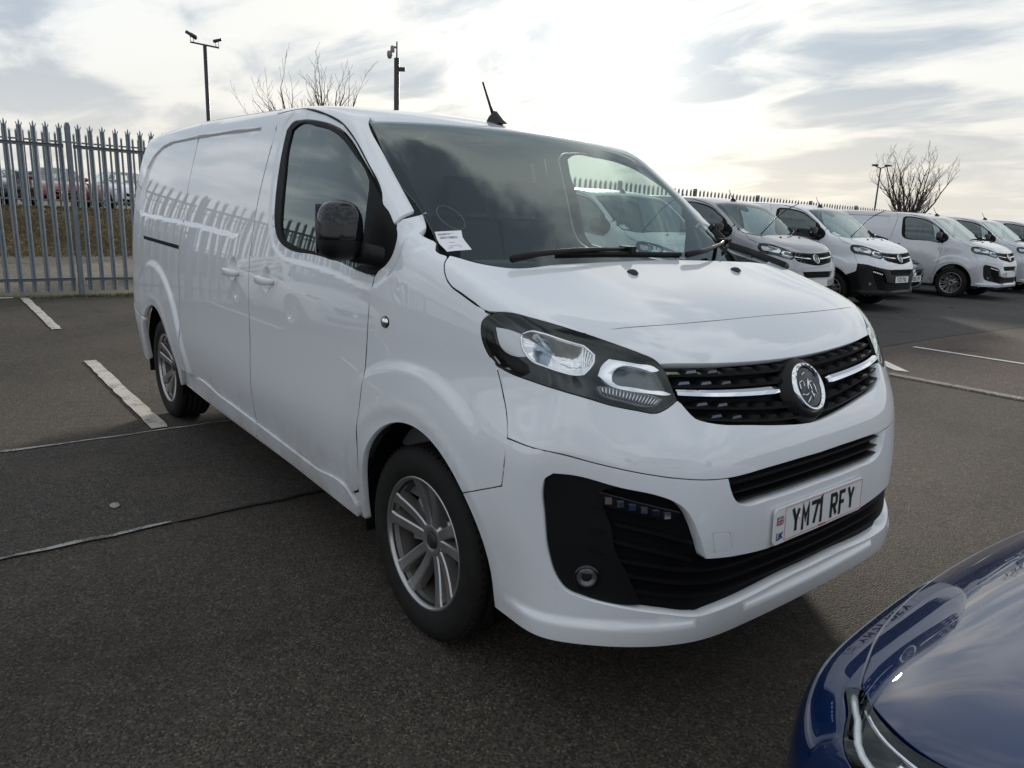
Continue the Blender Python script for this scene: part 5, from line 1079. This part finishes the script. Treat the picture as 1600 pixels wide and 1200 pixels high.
def wornmat(name,col,under,thr=.5,scale=9.,rough=.7):
    m,nt,bs=newmat(name); n=nt.nodes;l=nt.links; P(bs,Roughness=rough)
    g=n.new('ShaderNodeNewGeometry'); t=n.new('ShaderNodeTexNoise'); t.inputs['Scale'].default_value=scale; t.inputs['Detail'].default_value=9; t.inputs['Roughness'].default_value=.72; l.new(g.outputs['Position'],t.inputs['Vector'])
    t2=n.new('ShaderNodeTexNoise'); t2.inputs['Scale'].default_value=110; t2.inputs['Detail'].default_value=2; l.new(g.outputs['Position'],t2.inputs['Vector'])
    a=n.new('ShaderNodeMath'); a.operation='MULTIPLY_ADD'; l.new(t2.outputs[0],a.inputs[0]); a.inputs[1].default_value=.5; l.new(t.outputs[0],a.inputs[2])
    mr=n.new('ShaderNodeMapRange'); l.new(a.outputs[0],mr.inputs[0]); mr.inputs[1].default_value=thr+.25; mr.inputs[2].default_value=thr+.40
    mx=n.new('ShaderNodeMix'); mx.data_type='RGBA'; l.new(mr.outputs[0],mx.inputs[0]); mx.inputs[6].default_value=(*col,1); mx.inputs[7].default_value=(*under,1); l.new(mx.outputs[2],bs.inputs['Base Color']); return m
G=dict(asphalt=groundmat('worn asphalt',(.014,.0120,.0102),(.074,.060,.047),150,.42,.36,speck=(.055,.046,.038)), patch=groundmat('newer asphalt',(.015,.0132,.0115),(.074,.063,.052),150,.35,.25), red=groundmat('reddish tarmac',(.030,.023,.020),(.105,.080,.066),120,.35,.3), newer=groundmat('dark tarmac lane',(.022,.022,.021),(.066,.064,.060),160,.3,.2),
 verge=groundmat('gravel verge',(.05,.044,.036),(.14,.122,.10),40,.6,.35,.95), bank=groundmat('dry grass bank',(.036,.027,.013),(.115,.085,.040),16,1.,.4,.95,(.06,.06,.02)), moss=groundmat('mossy edge',(.020,.030,.008),(.075,.085,.026),60,1.,.4,.95), tar=simple('black tar seam',(.010,.010,.010),.6), concrete=groundmat('concrete edging',(.15,.135,.11),(.24,.215,.18),60,.25,.15,.9))
def sheet(name,pts,z,m,kind='structure',sub=0):
    bm=bmesh.new(); vs_=[bm.verts.new((x,y,z)) for x,y in pts]; f=bm.faces.new(vs_); f.normal_update()
    if f.normal.z<0: f.normal_flip()
    me=bpy.data.meshes.new(name); bm.to_mesh(me); bm.free(); me.materials.append(m); o=ob(name,me); o['kind']=kind; return o
rect=lambda x0,y0,x1,y1:[(x0,y0),(x1,y0),(x1,y1),(x0,y1)]
sheet('ground',[(900*math.cos(2*PI*k/48),900*math.sin(2*PI*k/48)) for k in range(48)],-.012,G['verge'])
def rough_edge(x,y0,y1,n,amp): return [(x+random.uniform(-amp,amp),y0+(y1-y0)*k/n) for k in range(n+1)]
sheet('car_park',rough_edge(-10.75,-60,90,300,.10)+[(60,90),(60,-60)],0,G['asphalt'])
sheet('moss_strip',rough_edge(-10.55,-8,20,90,.16)+rough_edge(-10.95,20,-8,60,.05),.004,G['moss'])
sheet('asphalt_patch',rect(-2.93,-40,-1.41,5.40),.004,G['patch'])
sheet('bay_tarmac',[(-2.22,5.58),(40,5.2),(40,14),(-1.9,14),(-2.2,9.3)],.004,G['red'])
sheet('lane_tarmac',[(-10.4,6.2),(-2.24,5.9),(-2.22,9.3),(-1.92,14),(-1.0,60),(-10.4,60)],.004,G['newer'])
joint=wornmat('pale joint filler',(.34,.33,.31),(.07,.064,.056),.42,6.)
white=wornmat('worn white paint',(.50,.46,.41),(.10,.09,.08),.52,7.)
whitef=wornmat('fresh white paint',(.60,.58,.54),(.12,.11,.10),.6,7.)
def wobble(x,y0,y1,w,amp=.012,step=.12):
    n=int(abs(y1-y0)/step); a=[];b=[]
    for k in range(n+1):
        q=random.uniform(-amp,amp); hw=w*.5*random.uniform(.55,1.3); y=y0+(y1-y0)*k/n; a.append((x+q+hw,y)); b.append((x+q-hw,y))
    return a+b[::-1]
sheet('joint_line',wobble(-2.93,-14,5.3,.030),.009,joint); sheet('joint_line',wobble(-1.405,-14,-1.35,.030),.009,joint); sheet('joint_line',wobble(-1.405,-1.33,5.3,.022),.009,G['tar'])
def mark(name,pts,m,lab=None): return sheet(name,pts,.010,m)
def rag(x0,x1,y0,y1,st=.10,amp=.006):
    n=max(2,int(abs(x1-x0)/st)); return [(x0+(x1-x0)*k/n,y0+random.uniform(-amp,amp)) for k in range(n+1)]+[(x1+(x0-x1)*k/n,y1+random.uniform(-amp,amp)) for k in range(n+1)]
for x0,x1 in ((-5.46,-2.98),(-10.6,-7.46)): mark('bay_marking',rag(x0,x1,-1.075,-.975),white)
mark('bay_marking',rag(-10.72,-10.62,-4,-1.15),white)
mark('bay_marking',rag(-2.02,3.4,7.63,7.71),whitef); mark('bay_marking',[(-1.86,6.19),(-1.70,6.24),(-1.27,5.83),(-1.40,5.78)],whitef)
for y in (-3.5,-6.0,-8.5,-11):
    for x0,x1 in ((-5.46,-2.98),(-10.6,-7.46)): mark('bay_marking',rag(x0,x1,y-.05,y+.05),white)
kb=empty('kerb',(0,0,0)); kb['kind']='structure'; kme=None
for k in range(30):
    x=-6.0+k*.62; y=5.52-(x+1.3)*.012
    if kme is None: kme=MB().box((-.303,-.062,-.03),(.303,.062,.016)).mesh('kerb_block',G['concrete'])
    o=ob('kerb_block',kme,kb,(x,y,random.uniform(-.002,.003))); o.rotation_euler=(0,0,-.012+random.uniform(-.006,.006))
# a few leaves, stones and bits of litter on the tarmac
lm_=MB().prism([(-.02,0),(-.008,.010),(.012,.008),(.022,0),(.010,-.009),(-.010,-.010)],0,.004).mesh('fallen_leaf',simple('dead leaf',(.05,.035,.02),.8))
for (x,y),lab in zip(((-4.0,11.6),(-3.9,13.7)),('dark dead leaf on the tarmac in front of the black bumpered van','dark dead leaf on the lane before the pale grey van row')):
    o=ob('fallen_leaf',lm_,None,(x,y,.010)); o.scale=(2.4,2.4,2.4); o.rotation_euler=(0,0,x*3); tag(o,lab,'leaf','dead leaves on the tarmac')
pebble=MB().lathe([(0,.010),(.010,.008),(.014,.003),(.012,-.004)],9,'z').mesh('pebble',simple('pale stone',(.28,.26,.23),.85))
for (x,y,s),lab in zip(((-1.75,-1.52,1.6),(-2.1,-.55,.8)),('pale flat stone on the dark asphalt strip beside the van','tiny pale stone on the dark asphalt near the sill')):
    o=ob('pebble',pebble,None,(x,y,.008)); o.scale=(s*1.6,s,s*.5); tag(o,lab,'stone','loose stones on the asphalt')

# ------------------------------------------------------------------ vans
van=make_van('white')
def bil(q,u,v): return q[0]*(1-u)*(1-v)+q[1]*u*(1-v)+q[2]*u*v+q[3]*(1-u)*v
def label_on_screen(van):
    st=[np.array(q) for q in D['sticker']]; WSd=Dir((-.61,0,-.79),-.2,2.4)
    def quad(mb,u0,v0,u1,v1,off):
        q=on(hull0,WSd,[bil(st,u,v) for u,v in ((u0,v0),(u1,v0),(u1,v1),(u0,v1))]); N_=grad(hull0,q); mb.add([a+b*off for a,b in zip(q,N_)],[(0,1,2,3)])
    lb=MB()
    for i in range(6):
        for j in range(4): quad(lb,i/6,j/4,(i+1)/6,(j+1)/4,.0030)
    L=lb.build('screen_label',M['paper'],van); pr=MB(); r=random.Random(3)
    u=.08
    while u<.93: w=r.uniform(.012,.05); quad(pr,u,.08,u+w,.135,.0036); u+=w+r.uniform(.006,.016)
    u=.13
    while u<.80: w=r.choice((.006,.006,.012,.02)); quad(pr,u,.18,u+w,.30,.0036); u+=w+r.choice((.008,.012,.018))
    for v,u0,u1 in ((.42,.10,.92),(.47,.38,.60),(.68,.45,.72),(.80,.14,.34),(.77,.60,.72)):
        u=u0
        while u<u1: w=r.uniform(.010,.035); quad(pr,u,v,min(u1,u+w),v+.028,.0036); u+=w+.010
    pr.build('label_print',M['inkgrey'],L); bl=MB(); quad(bl,.27,.67,.42,.73,.0036); bl.build('label_tag',M['palebluetag'],L)
    sl_=[np.array(q) for q in D['stickL']]; X=on(hull0,WSd,catmull(sl_,.012)); N_=grad(hull0,X); pts=[a+b*.003 for a,b in zip(X,N_)]
    MB().tube(pts+[pts[0]],.0009,5).build('clear_disc_rim',M['clearfilm'],van)
label_on_screen(van)
wdt=MB().tube([(.16,-.62,1.30),(.18,-.60,1.33),(.33,-.46,1.60),(.45,-.40,1.71),(.61,-.35,1.80)],[.012,.009,.008,.008,.006],6).mesh('raised_wiper',M['plastic'])
ROW=[(-5.08,6.25,.2,'white','white van glimpsed through the windscreen of the nearest van'),
 (-5.10,9.08,.8,'grey','dark grey metallic van with a raised wiper, beside the nearest van'),
 (-5.04,11.86,1.1,'white','white van with black plastic lower bumper and a raised wiper'),
 (-5.01,17.19,2.0,'silverwhite','pale grey van with multi spoke wheels, right of the black car'),
 (-5.14,20.53,0,'silverwhite','pale grey van parked just behind the multi spoke wheeled van'),
 (-5.10,23.9,0,'silverwhite','pale grey van at the far right edge, only its window and roof seen')]
vans=[]
for i,(x,y,rz,pn_,lab) in enumerate(ROW):
    v=copy_tree(van); v.location=(x,y,0); v.rotation_euler=(0,0,R(rz)); tag(v,lab,'van','vans parked in a row along the fence'); vans.append(v)
    if pn_!='white': repaint(v,M['white'],M[pn_])
    if i in (0,1,2):
        ob('raised_wiper',wdt,v)
        for w_ in children_named(v,'wiper')[:1]:
            for c_ in list(w_.children): bpy.data.objects.remove(c_)
            bpy.data.objects.remove(w_)
    if i==2:
        for nm in ('bumper_lower','number'):
            for c_ in children_named(v,nm):
                for q in [c_]+list(c_.children): q.material_slots[0].link='OBJECT'; q.material_slots[0].material=M['plastic']
    if i in (3,4,5):
        for w_ in children_named(v,'wheel'):
            loc,rot=w_.location.copy(),w_.rotation_euler.copy()
            for c_ in list(w_.children_recursive): bpy.data.objects.remove(c_)
            bpy.data.objects.remove(w_)
        if i==3: 
            for x_ in (0,-3.275):
                for s in (-1,1): make_wheel(v,x_,s,1)
        else:
            for w_ in children_named(vans[3],'wheel'): copy_tree(w_,v)
PX=on(hull0,CYL,[(.90,0,.578)])[0]; PN=grad(hull0,PX[None])[0]
make_plate(van,PX+PN*.006,PN,'YM71 RFY',uk=True)
make_plate(vans[2],PX+PN*.006,PN,'YC21 PXU'); make_plate(vans[1],PX+PN*.006,PN,''); 
for v in vans[3:]: make_plate(v,PX+PN*.006,PN,'')
tag(van,'large white panel van in the foreground with black mirrors and alloy wheels','van','parked vans')
van['group']='vans parked in a row along the fence'

# ------------------------------------------------------------------ cars
car=make_hatch('blue'); car.location=(2.20,-.33,0); car.rotation_euler=(0,0,PI)
tag(car,'dark blue car nosing in at the bottom right, facing the white van','car')
dk=copy_tree(car); dk.location=(-5.95,14.50,0); dk.rotation_euler=(0,0,R(1)); dk.scale=(1.05,1.02,1.12); repaint(dk,M['blue'],M['black_paint'])
tag(dk,'black car squeezed between the black bumpered van and a pale van','car')
rc=copy_tree(car); rc.location=(-7.6,-4.6,0); rc.rotation_euler=(0,0,R(2)); repaint(rc,M['blue'],M['silverwhite']); tag(rc,'pale car by the fence just outside the frame, seen only mirrored in the van side','car')
Xp=on(hullc,CYL,[(.88,0,.40)])[0]; make_plate(dk,Xp+np.array((.03,0,.01)),(1,0,0),'FG68 LRY',band=True)
FAR=[(-30.5,-7.4,8,'black_paint','black car at the left end beyond the second fence'),(-30.2,-4.9,-4,'dgrey_paint','dark grey car beyond the second fence, right of the black one'),(-30.6,-2.5,5,'silverwhite','pale silver car beyond the second fence'),(-30.0,-.2,0,'black_paint','black car beyond the second fence, between the silver and red cars'),
 (-30.4,2.2,-3,'red_paint','red car parked beyond the second fence'),(-30.2,4.6,2,'white','white car beyond the second fence, right of the red car'),(-36.5,-6,90,'dgrey_paint','dark grey car side on in the second row beyond the far fence'),(-36.8,-.6,-90,'white','white car side on in the second row beyond the far fence'),(-36.4,4.4,90,'black_paint','black car side on in the second row beyond the far fence')]
for x,y,rz,pn_,lab in FAR:
    c_=copy_tree(car); c_.location=(x,y,1.1); c_.rotation_euler=(0,0,R(rz)); repaint(c_,M['blue'],M[pn_]); tag(c_,lab,'car','cars parked beyond the second fence')

# ------------------------------------------------------------------ fences
galv=simple('galvanised steel',(.20,.23,.26),.5,metal=.35,scale=9,var=.16)
galv_d=simple('weathered steel post',(.17,.19,.21),.55,metal=.4,scale=7,var=.15)
def pale_mesh(H,w=.068):
    """W section pale with a triple pointed, splayed head"""
    mb=MB(); p=[(-.5,.0),(-.36,.016),(-.14,.016),(0,.004),(.14,.016),(.36,.016),(.5,.0)]; t=.003
    pf=[(a*w,b) for a,b in p]; pb_=[(a*w,b-t-.002) for a,b in p][::-1]; poly=pf+pb_; hh=H-.085
    mb.prism(poly,.06,hh)
    for cx,ww,top,lean in ((-.33,.24,.050,-.012),(0,.36,.085,0),(.33,.24,.050,.012)):
        c=cx*w; q=ww*w*.5
        V=[(c-q,.012,hh),(c+q,.012,hh),(c+q,.004,hh),(c-q,.004,hh),(c+lean-q*.8,.011,hh+top*.55),(c+lean+q*.8,.011,hh+top*.55),(c+lean+q*.8,.004,hh+top*.55),(c+lean-q*.8,.004,hh+top*.55),(c+lean,.008,hh+top)]
        mb.add(V,[(0,1,5,4),(1,2,6,5),(2,3,7,6),(3,0,4,7),(4,5,8),(5,6,8),(6,7,8),(7,4,8)])
    for i,v in enumerate(mb.V): mb.V[i]=(v[1],-v[0],v[2])       # face +x
    return mb
def post_mesh(H):
    mb=MB(); mb.box((-.044,-.033,0),(-.038,.033,H-.06)); mb.box((.038,-.033,0),(.044,.033,H-.06)); mb.box((-.038,-.004,0),(.038,.004,H-.06))
    mb.prism([(-.034,0),(.034,0),(.034,.03),(.018,.085),(-.018,.085),(-.034,.03)],-.046,.046,Matrix(((0,0,1,0),(1,0,0,0),(0,1,0,H-.09),(0,0,0,1))))
    return mb
f1=empty('palisade_fence',(-10.9,0,0),0,'grey galvanised palisade fence with triple pointed pales running behind all the vans','fence')
H1=2.50; dz=lambda y: -.0115*max(y,0)+.004*min(0,y)
pm_=pale_mesh(H1).mesh('pale',galv); po_=post_mesh(H1).mesh('fence_post',galv_d)
BAY=2.90; NP=17; y=-5*BAY-.26; cnt=0; far_=MB(); rails=[]
SP=BAY/(NP+.35)
for b in range(27):
    y0=y+b*BAY
    o=ob('fence_post',po_,f1,(.075,y0,dz(y0)))
    for zr in (.24,2.17):
        rails.append((y0,zr))
        r_=MB().box((.022,.06,-.025),(.027,BAY-.06,.025)).box((.027,.06,.020),(.062,BAY-.06,.025)).build('rail',galv_d,f1,(0,y0,zr+dz(y0))); r_.rotation_euler=(math.atan2(dz(y0+BAY)-dz(y0),BAY),0,0)
    for k in range(NP):
        yy=y0+(k+1)*SP-.03
        if -9<yy and cnt<300:
            o=ob('pale',pm_,f1,(0,yy,dz(yy)+random.uniform(-.006,.006))); o.rotation_euler=(random.uniform(-.004,.004),0,random.uniform(-.02,.02)); cnt+=1
        else:
            t=pale_mesh(H1); far_.add([(v[0],v[1]+yy,v[2]+dz(yy)) for v in t.V],t.F)
o=far_.build('far_pales',galv,f1); o['kind']='stuff'
f2=empty('palisade_fence',(-25.5,0,1.08),0,'second palisade fence on top of the brown bank at left','fence')
mb=MB(); yy=-22.
while yy<8.6: t=pale_mesh(2.35); mb.add([(v[0],v[1]+yy,v[2]) for v in t.V],t.F); yy+=.168
o=mb.build('pale',galv,f2); o['kind']='stuff'
MB().box((.03,-22,.25),(.08,8.6,.30)).build('rail',galv_d,f2); MB().box((.03,-22,2.02),(.08,8.6,2.07)).build('rail',galv_d,f2)
p2=post_mesh(2.35).mesh('fence_post',galv_d)
for k in range(11): ob('fence_post',p2,f2,(.1,-22+k*2.95,0))

# ------------------------------------------------------------------ bank beyond the fence
def bank():
    nx,ny=60,80; V=[]
    for j in range(ny+1):
        yy=-70+ (84*j/ny)
        for i in range(nx+1):
            u=i/nx; xx=-18.6-u*u*62-u*4
            z=1.10*float(ss(np.array(-xx),19.2,24.6))*(1-float(ss(np.array(yy),8.8,13.5)))
            z+=.05*math.sin(xx*2.1+yy*1.3)*math.sin(yy*2.7)*float(ss(np.array(-xx),19.0,21))*(1-float(ss(np.array(-xx),24.,25.2)))-.03
            V.append((xx,yy,z))
    F=[(j*(nx+1)+i,(j+1)*(nx+1)+i,(j+1)*(nx+1)+i+1,j*(nx+1)+i+1) for j in range(ny) for i in range(nx)]
    o=ob('bank',mesh('bank',V,F,smooth=True,mat=G['bank'])); o['kind']='structure'
bank()
def blades(name,spots,h,m,lab):
    V=[];F=[]
    for x,y,z in spots:
        for q in range(3):
            a=random.uniform(0,2*PI); hh=h*random.uniform(.5,1.3); w=h*.07; lx,ly=random.uniform(-.5,.5)*hh,random.uniform(-.5,.5)*hh; b=len(V)
            V+=[(x-w*math.cos(a),y-w*math.sin(a),z),(x+w*math.cos(a),y+w*math.sin(a),z),(x+lx,y+ly,z+hh)]; F.append((b,b+1,b+2))
    o=ob(name,mesh(name,V,F,mat=m)); tag(o,lab,'grass',None,'stuff')
dry=simple('dry grass',(.11,.085,.04),.9,scale=3,var=.3); grn=simple('short green grass',(.045,.065,.018),.9,scale=5,var=.3)
sp_=[]
for k in range(9000):
    x=-random.uniform(19.4,25.2); y=random.uniform(-12,8.8); sp_.append((x,y,1.10*float(ss(np.array(-x),19.2,24.6))-.03))
blades('dry_grass',sp_,.12,dry,'dry brown grass tufts covering the bank')
blades('green_grass',[(-10.55+random.gauss(0,.10),random.choice((-.3,.6,.9,-2.6,1.4))+random.gauss(0,.35),.0) for k in range(1500)],.035,grn,'short green grass and moss along the foot of the fence')

# ------------------------------------------------------------------ bare trees
bark=simple('dark bark',(.030,.024,.019),.9,scale=20,var=.2); twigm=simple('twig bark',(.045,.034,.026),.9,scale=9,var=.2)
def bare_tree(loc,height,seed,spread,label,lean=(0,0),forks=7,trunk_h=.16,r0=.10,levels=4,up=.55):
    rr=random.Random(seed); t=empty('bare_tree',loc,0,label,'tree'); tr=MB();crs=MB()
    def limb(mb,p,d,L,r,lev):
        pts=[p];q=p.copy();dd=d.copy();n=7 if lev<2 else 5
        for i in range(n):
            dd=(dd+Vector((rr.uniform(-.16,.16),rr.uniform(-.16,.16),.10*up+rr.uniform(-.05,.05)))).normalized(); q=q+dd*(L/n); pts.append(q.copy())
        rad=[max(.0035,r*(1-.80*i/n)) for i in range(n+1)]
        mb.tube(pts,rad,6 if lev<2 else 4,cap=False,smooth=lev<2)
        if lev>=levels: return
        for i in range(1,n+1):
            k=(1 if rr.random()<.92 else 2) if lev<3 else (1 if rr.random()<.95 else 0)
            for _ in range(k):
                a=rr.uniform(0,2*PI); f=(pts[i]-pts[i-1]).normalized(); s1=f.cross(Vector((0,0,1)) if abs(f.z)<.95 else Vector((1,0,0))).normalized(); s2=f.cross(s1)
                nd=(f*rr.uniform(.65,1.0)+(s1*math.cos(a)+s2*math.sin(a))*rr.uniform(.45,.85)+Vector((0,0,.18))).normalized()
                limb(crs,pts[i],nd,L*rr.uniform(.26,.46)*(1.15-.4*i/n),max(.004,rad[i]*.62),lev+1)
    th=height*trunk_h; base=Vector((0,0,-.1)); top=Vector((lean[0]*.1,lean[1]*.1,th)); tr.tube([base,Vector((0,0,th*.35)),top],[r0*1.25,r0,r0*.9],9)
    for k in range(forks):
        a=2*PI*k/forks+rr.uniform(-.35,.35); o_=rr.uniform(.25,1.)*spread
        d=Vector((math.cos(a)*o_+lean[0],math.sin(a)*o_+lean[1],1)).normalized(); limb(crs,top-Vector((0,0,th*.12*rr.random())),d,height*(1-trunk_h)*rr.uniform(.66,.90)*(1.08-.30*min(1,o_)),r0*.55,1)
    tr.build('trunk',bark,t); crs.build('crown',twigm,t); return t
bare_tree((-18.7,44.6,0),6.7,5,.95,'bare leafless tree with a round fan of twigs at right, beyond the fence',forks=14,trunk_h=.24,r0=.14,levels=4,up=.75)
bare_tree((-20.0,7.9,0),6.2,11,.9,'bare leafless tree showing above the roof of the nearest white van',lean=(-.10,-.30),forks=16,trunk_h=.30,r0=.11,levels=3,up=.9)
hedge=simple('distant bare hedge',(.05,.042,.034),.95,scale=4,var=.3)
def far_line():
    V=[];F=[];rr=random.Random(2)
    for k in range(9000):
        a=rr.uniform(R(20),R(215)); d=rr.uniform(120,150); h=abs(rr.gauss(.9,.5))*(1+.3*math.sin(a*9)+.2*math.sin(a*31)); x,y=math.cos(a)*d,math.sin(a)*d; w=rr.uniform(.15,.5); b=len(V)
        V+=[(x-w,y,0),(x+w,y+w,0),(x+rr.uniform(-.4,.4),y,1+h)]; F.append((b,b+1,b+2))
    o=ob('distant_hedgerow',mesh('distant_hedgerow',V,F,mat=hedge)); tag(o,'thin bare hedgerow far away along the horizon','hedge',None,'stuff')
far_line()

# ------------------------------------------------------------------ camera poles and lamp column
dark=simple('dark painted steel',(.022,.024,.027),.5,scale=8,var=.1); camgrey=simple('grey camera housing',(.20,.20,.205),.45,var=.05)
p1=empty('camera_pole',(-22.06,5.12,0),0,'tall thin pole with a crossbar carrying two security cameras','camera pole')
MB().tube([(0,0,0),(0,0,3),(0,0,6.0)],[.075,.062,.055],12).build('pole',dark,p1)
u=Vector((.62,.78,0)).normalized()
MB().tube([-u*.42+Vector((0,0,6.06)),u*.42+Vector((0,0,5.93))],.026,6).build('crossbar',dark,p1)
for sg,ln_,tilt,nm in ((-1,.34,.55,'camera'),(1,.25,-.25,'camera')):
    cpos=u*(sg*.37)+Vector((0,0,6.06 if sg<0 else 5.94)); mb=MB()
    for q in (-.045,.045): mb.tube([cpos+u*q,cpos+u*q+Vector((0,0,.15))],.010,5)
    dirv=(u*(1 if sg>0 else -1)+Vector((0,0,abs(tilt)))).normalized(); c0=cpos+Vector((0,0,.19)); mb.tube([c0-dirv*ln_*.45,c0+dirv*ln_*.10,c0+dirv*ln_*.12,c0+dirv*ln_*.55],[.062,.062,.048,.048] if sg<0 else [.045,.045,.040,.04],10); mb.build('camera',dark,p1)
p2_=empty('camera_pole',(-17.44,8.94,0),0,'thick dark pole topped by a stacked dome camera and small side box','camera pole')
MB().tube([(0,0,0),(0,0,5.62)],[.085,.075],14).tube([(0,0,5.6),(0,0,6.05)],[.022,.02],8).build('pole',dark,p2_)
v_=Vector((-.62,-.78,0)).normalized()
hd_=MB(); hd_.lathe([(0,.02),(.055,.0),(.062,-.10),(.058,-.16)],14,'z',c=tuple(v_*.12+Vector((0,0,5.93)))); hd_.lathe([(.058,0),(.075,-.03),(.075,-.12),(.05,-.19),(0,-.21)],14,'z',c=tuple(v_*.20+Vector((0,0,5.80)))); hd_.tube([Vector((0,0,5.9)),v_*.14+Vector((0,0,5.9))],.03,6); hd_.build('dome_camera',camgrey,p2_)
m_=Matrix.Rotation(math.atan2(-v_.y,-v_.x),4,'Z'); MB().box((.06,-.05,5.28),(.24,.05,5.38),m_).build('sensor_box',dark,p2_)
p3=empty('lamp_column',(-26.6,56.8,0),0,'thin distant lamp column with two heads left of the right bare tree','lamp post')
MB().tube([(0,0,0),(0,0,6.2)],[.08,.055],8).build('column',dark,p3)
for sg in (-1,1): MB().tube([(0,0,6.15),(sg*.35,sg*.45,6.35)],.04,5).box((sg*.30-.16,sg*.42-.12,6.30),(sg*.30+.22,sg*.42+.16,6.42)).build('lamp_head',dark,p3)
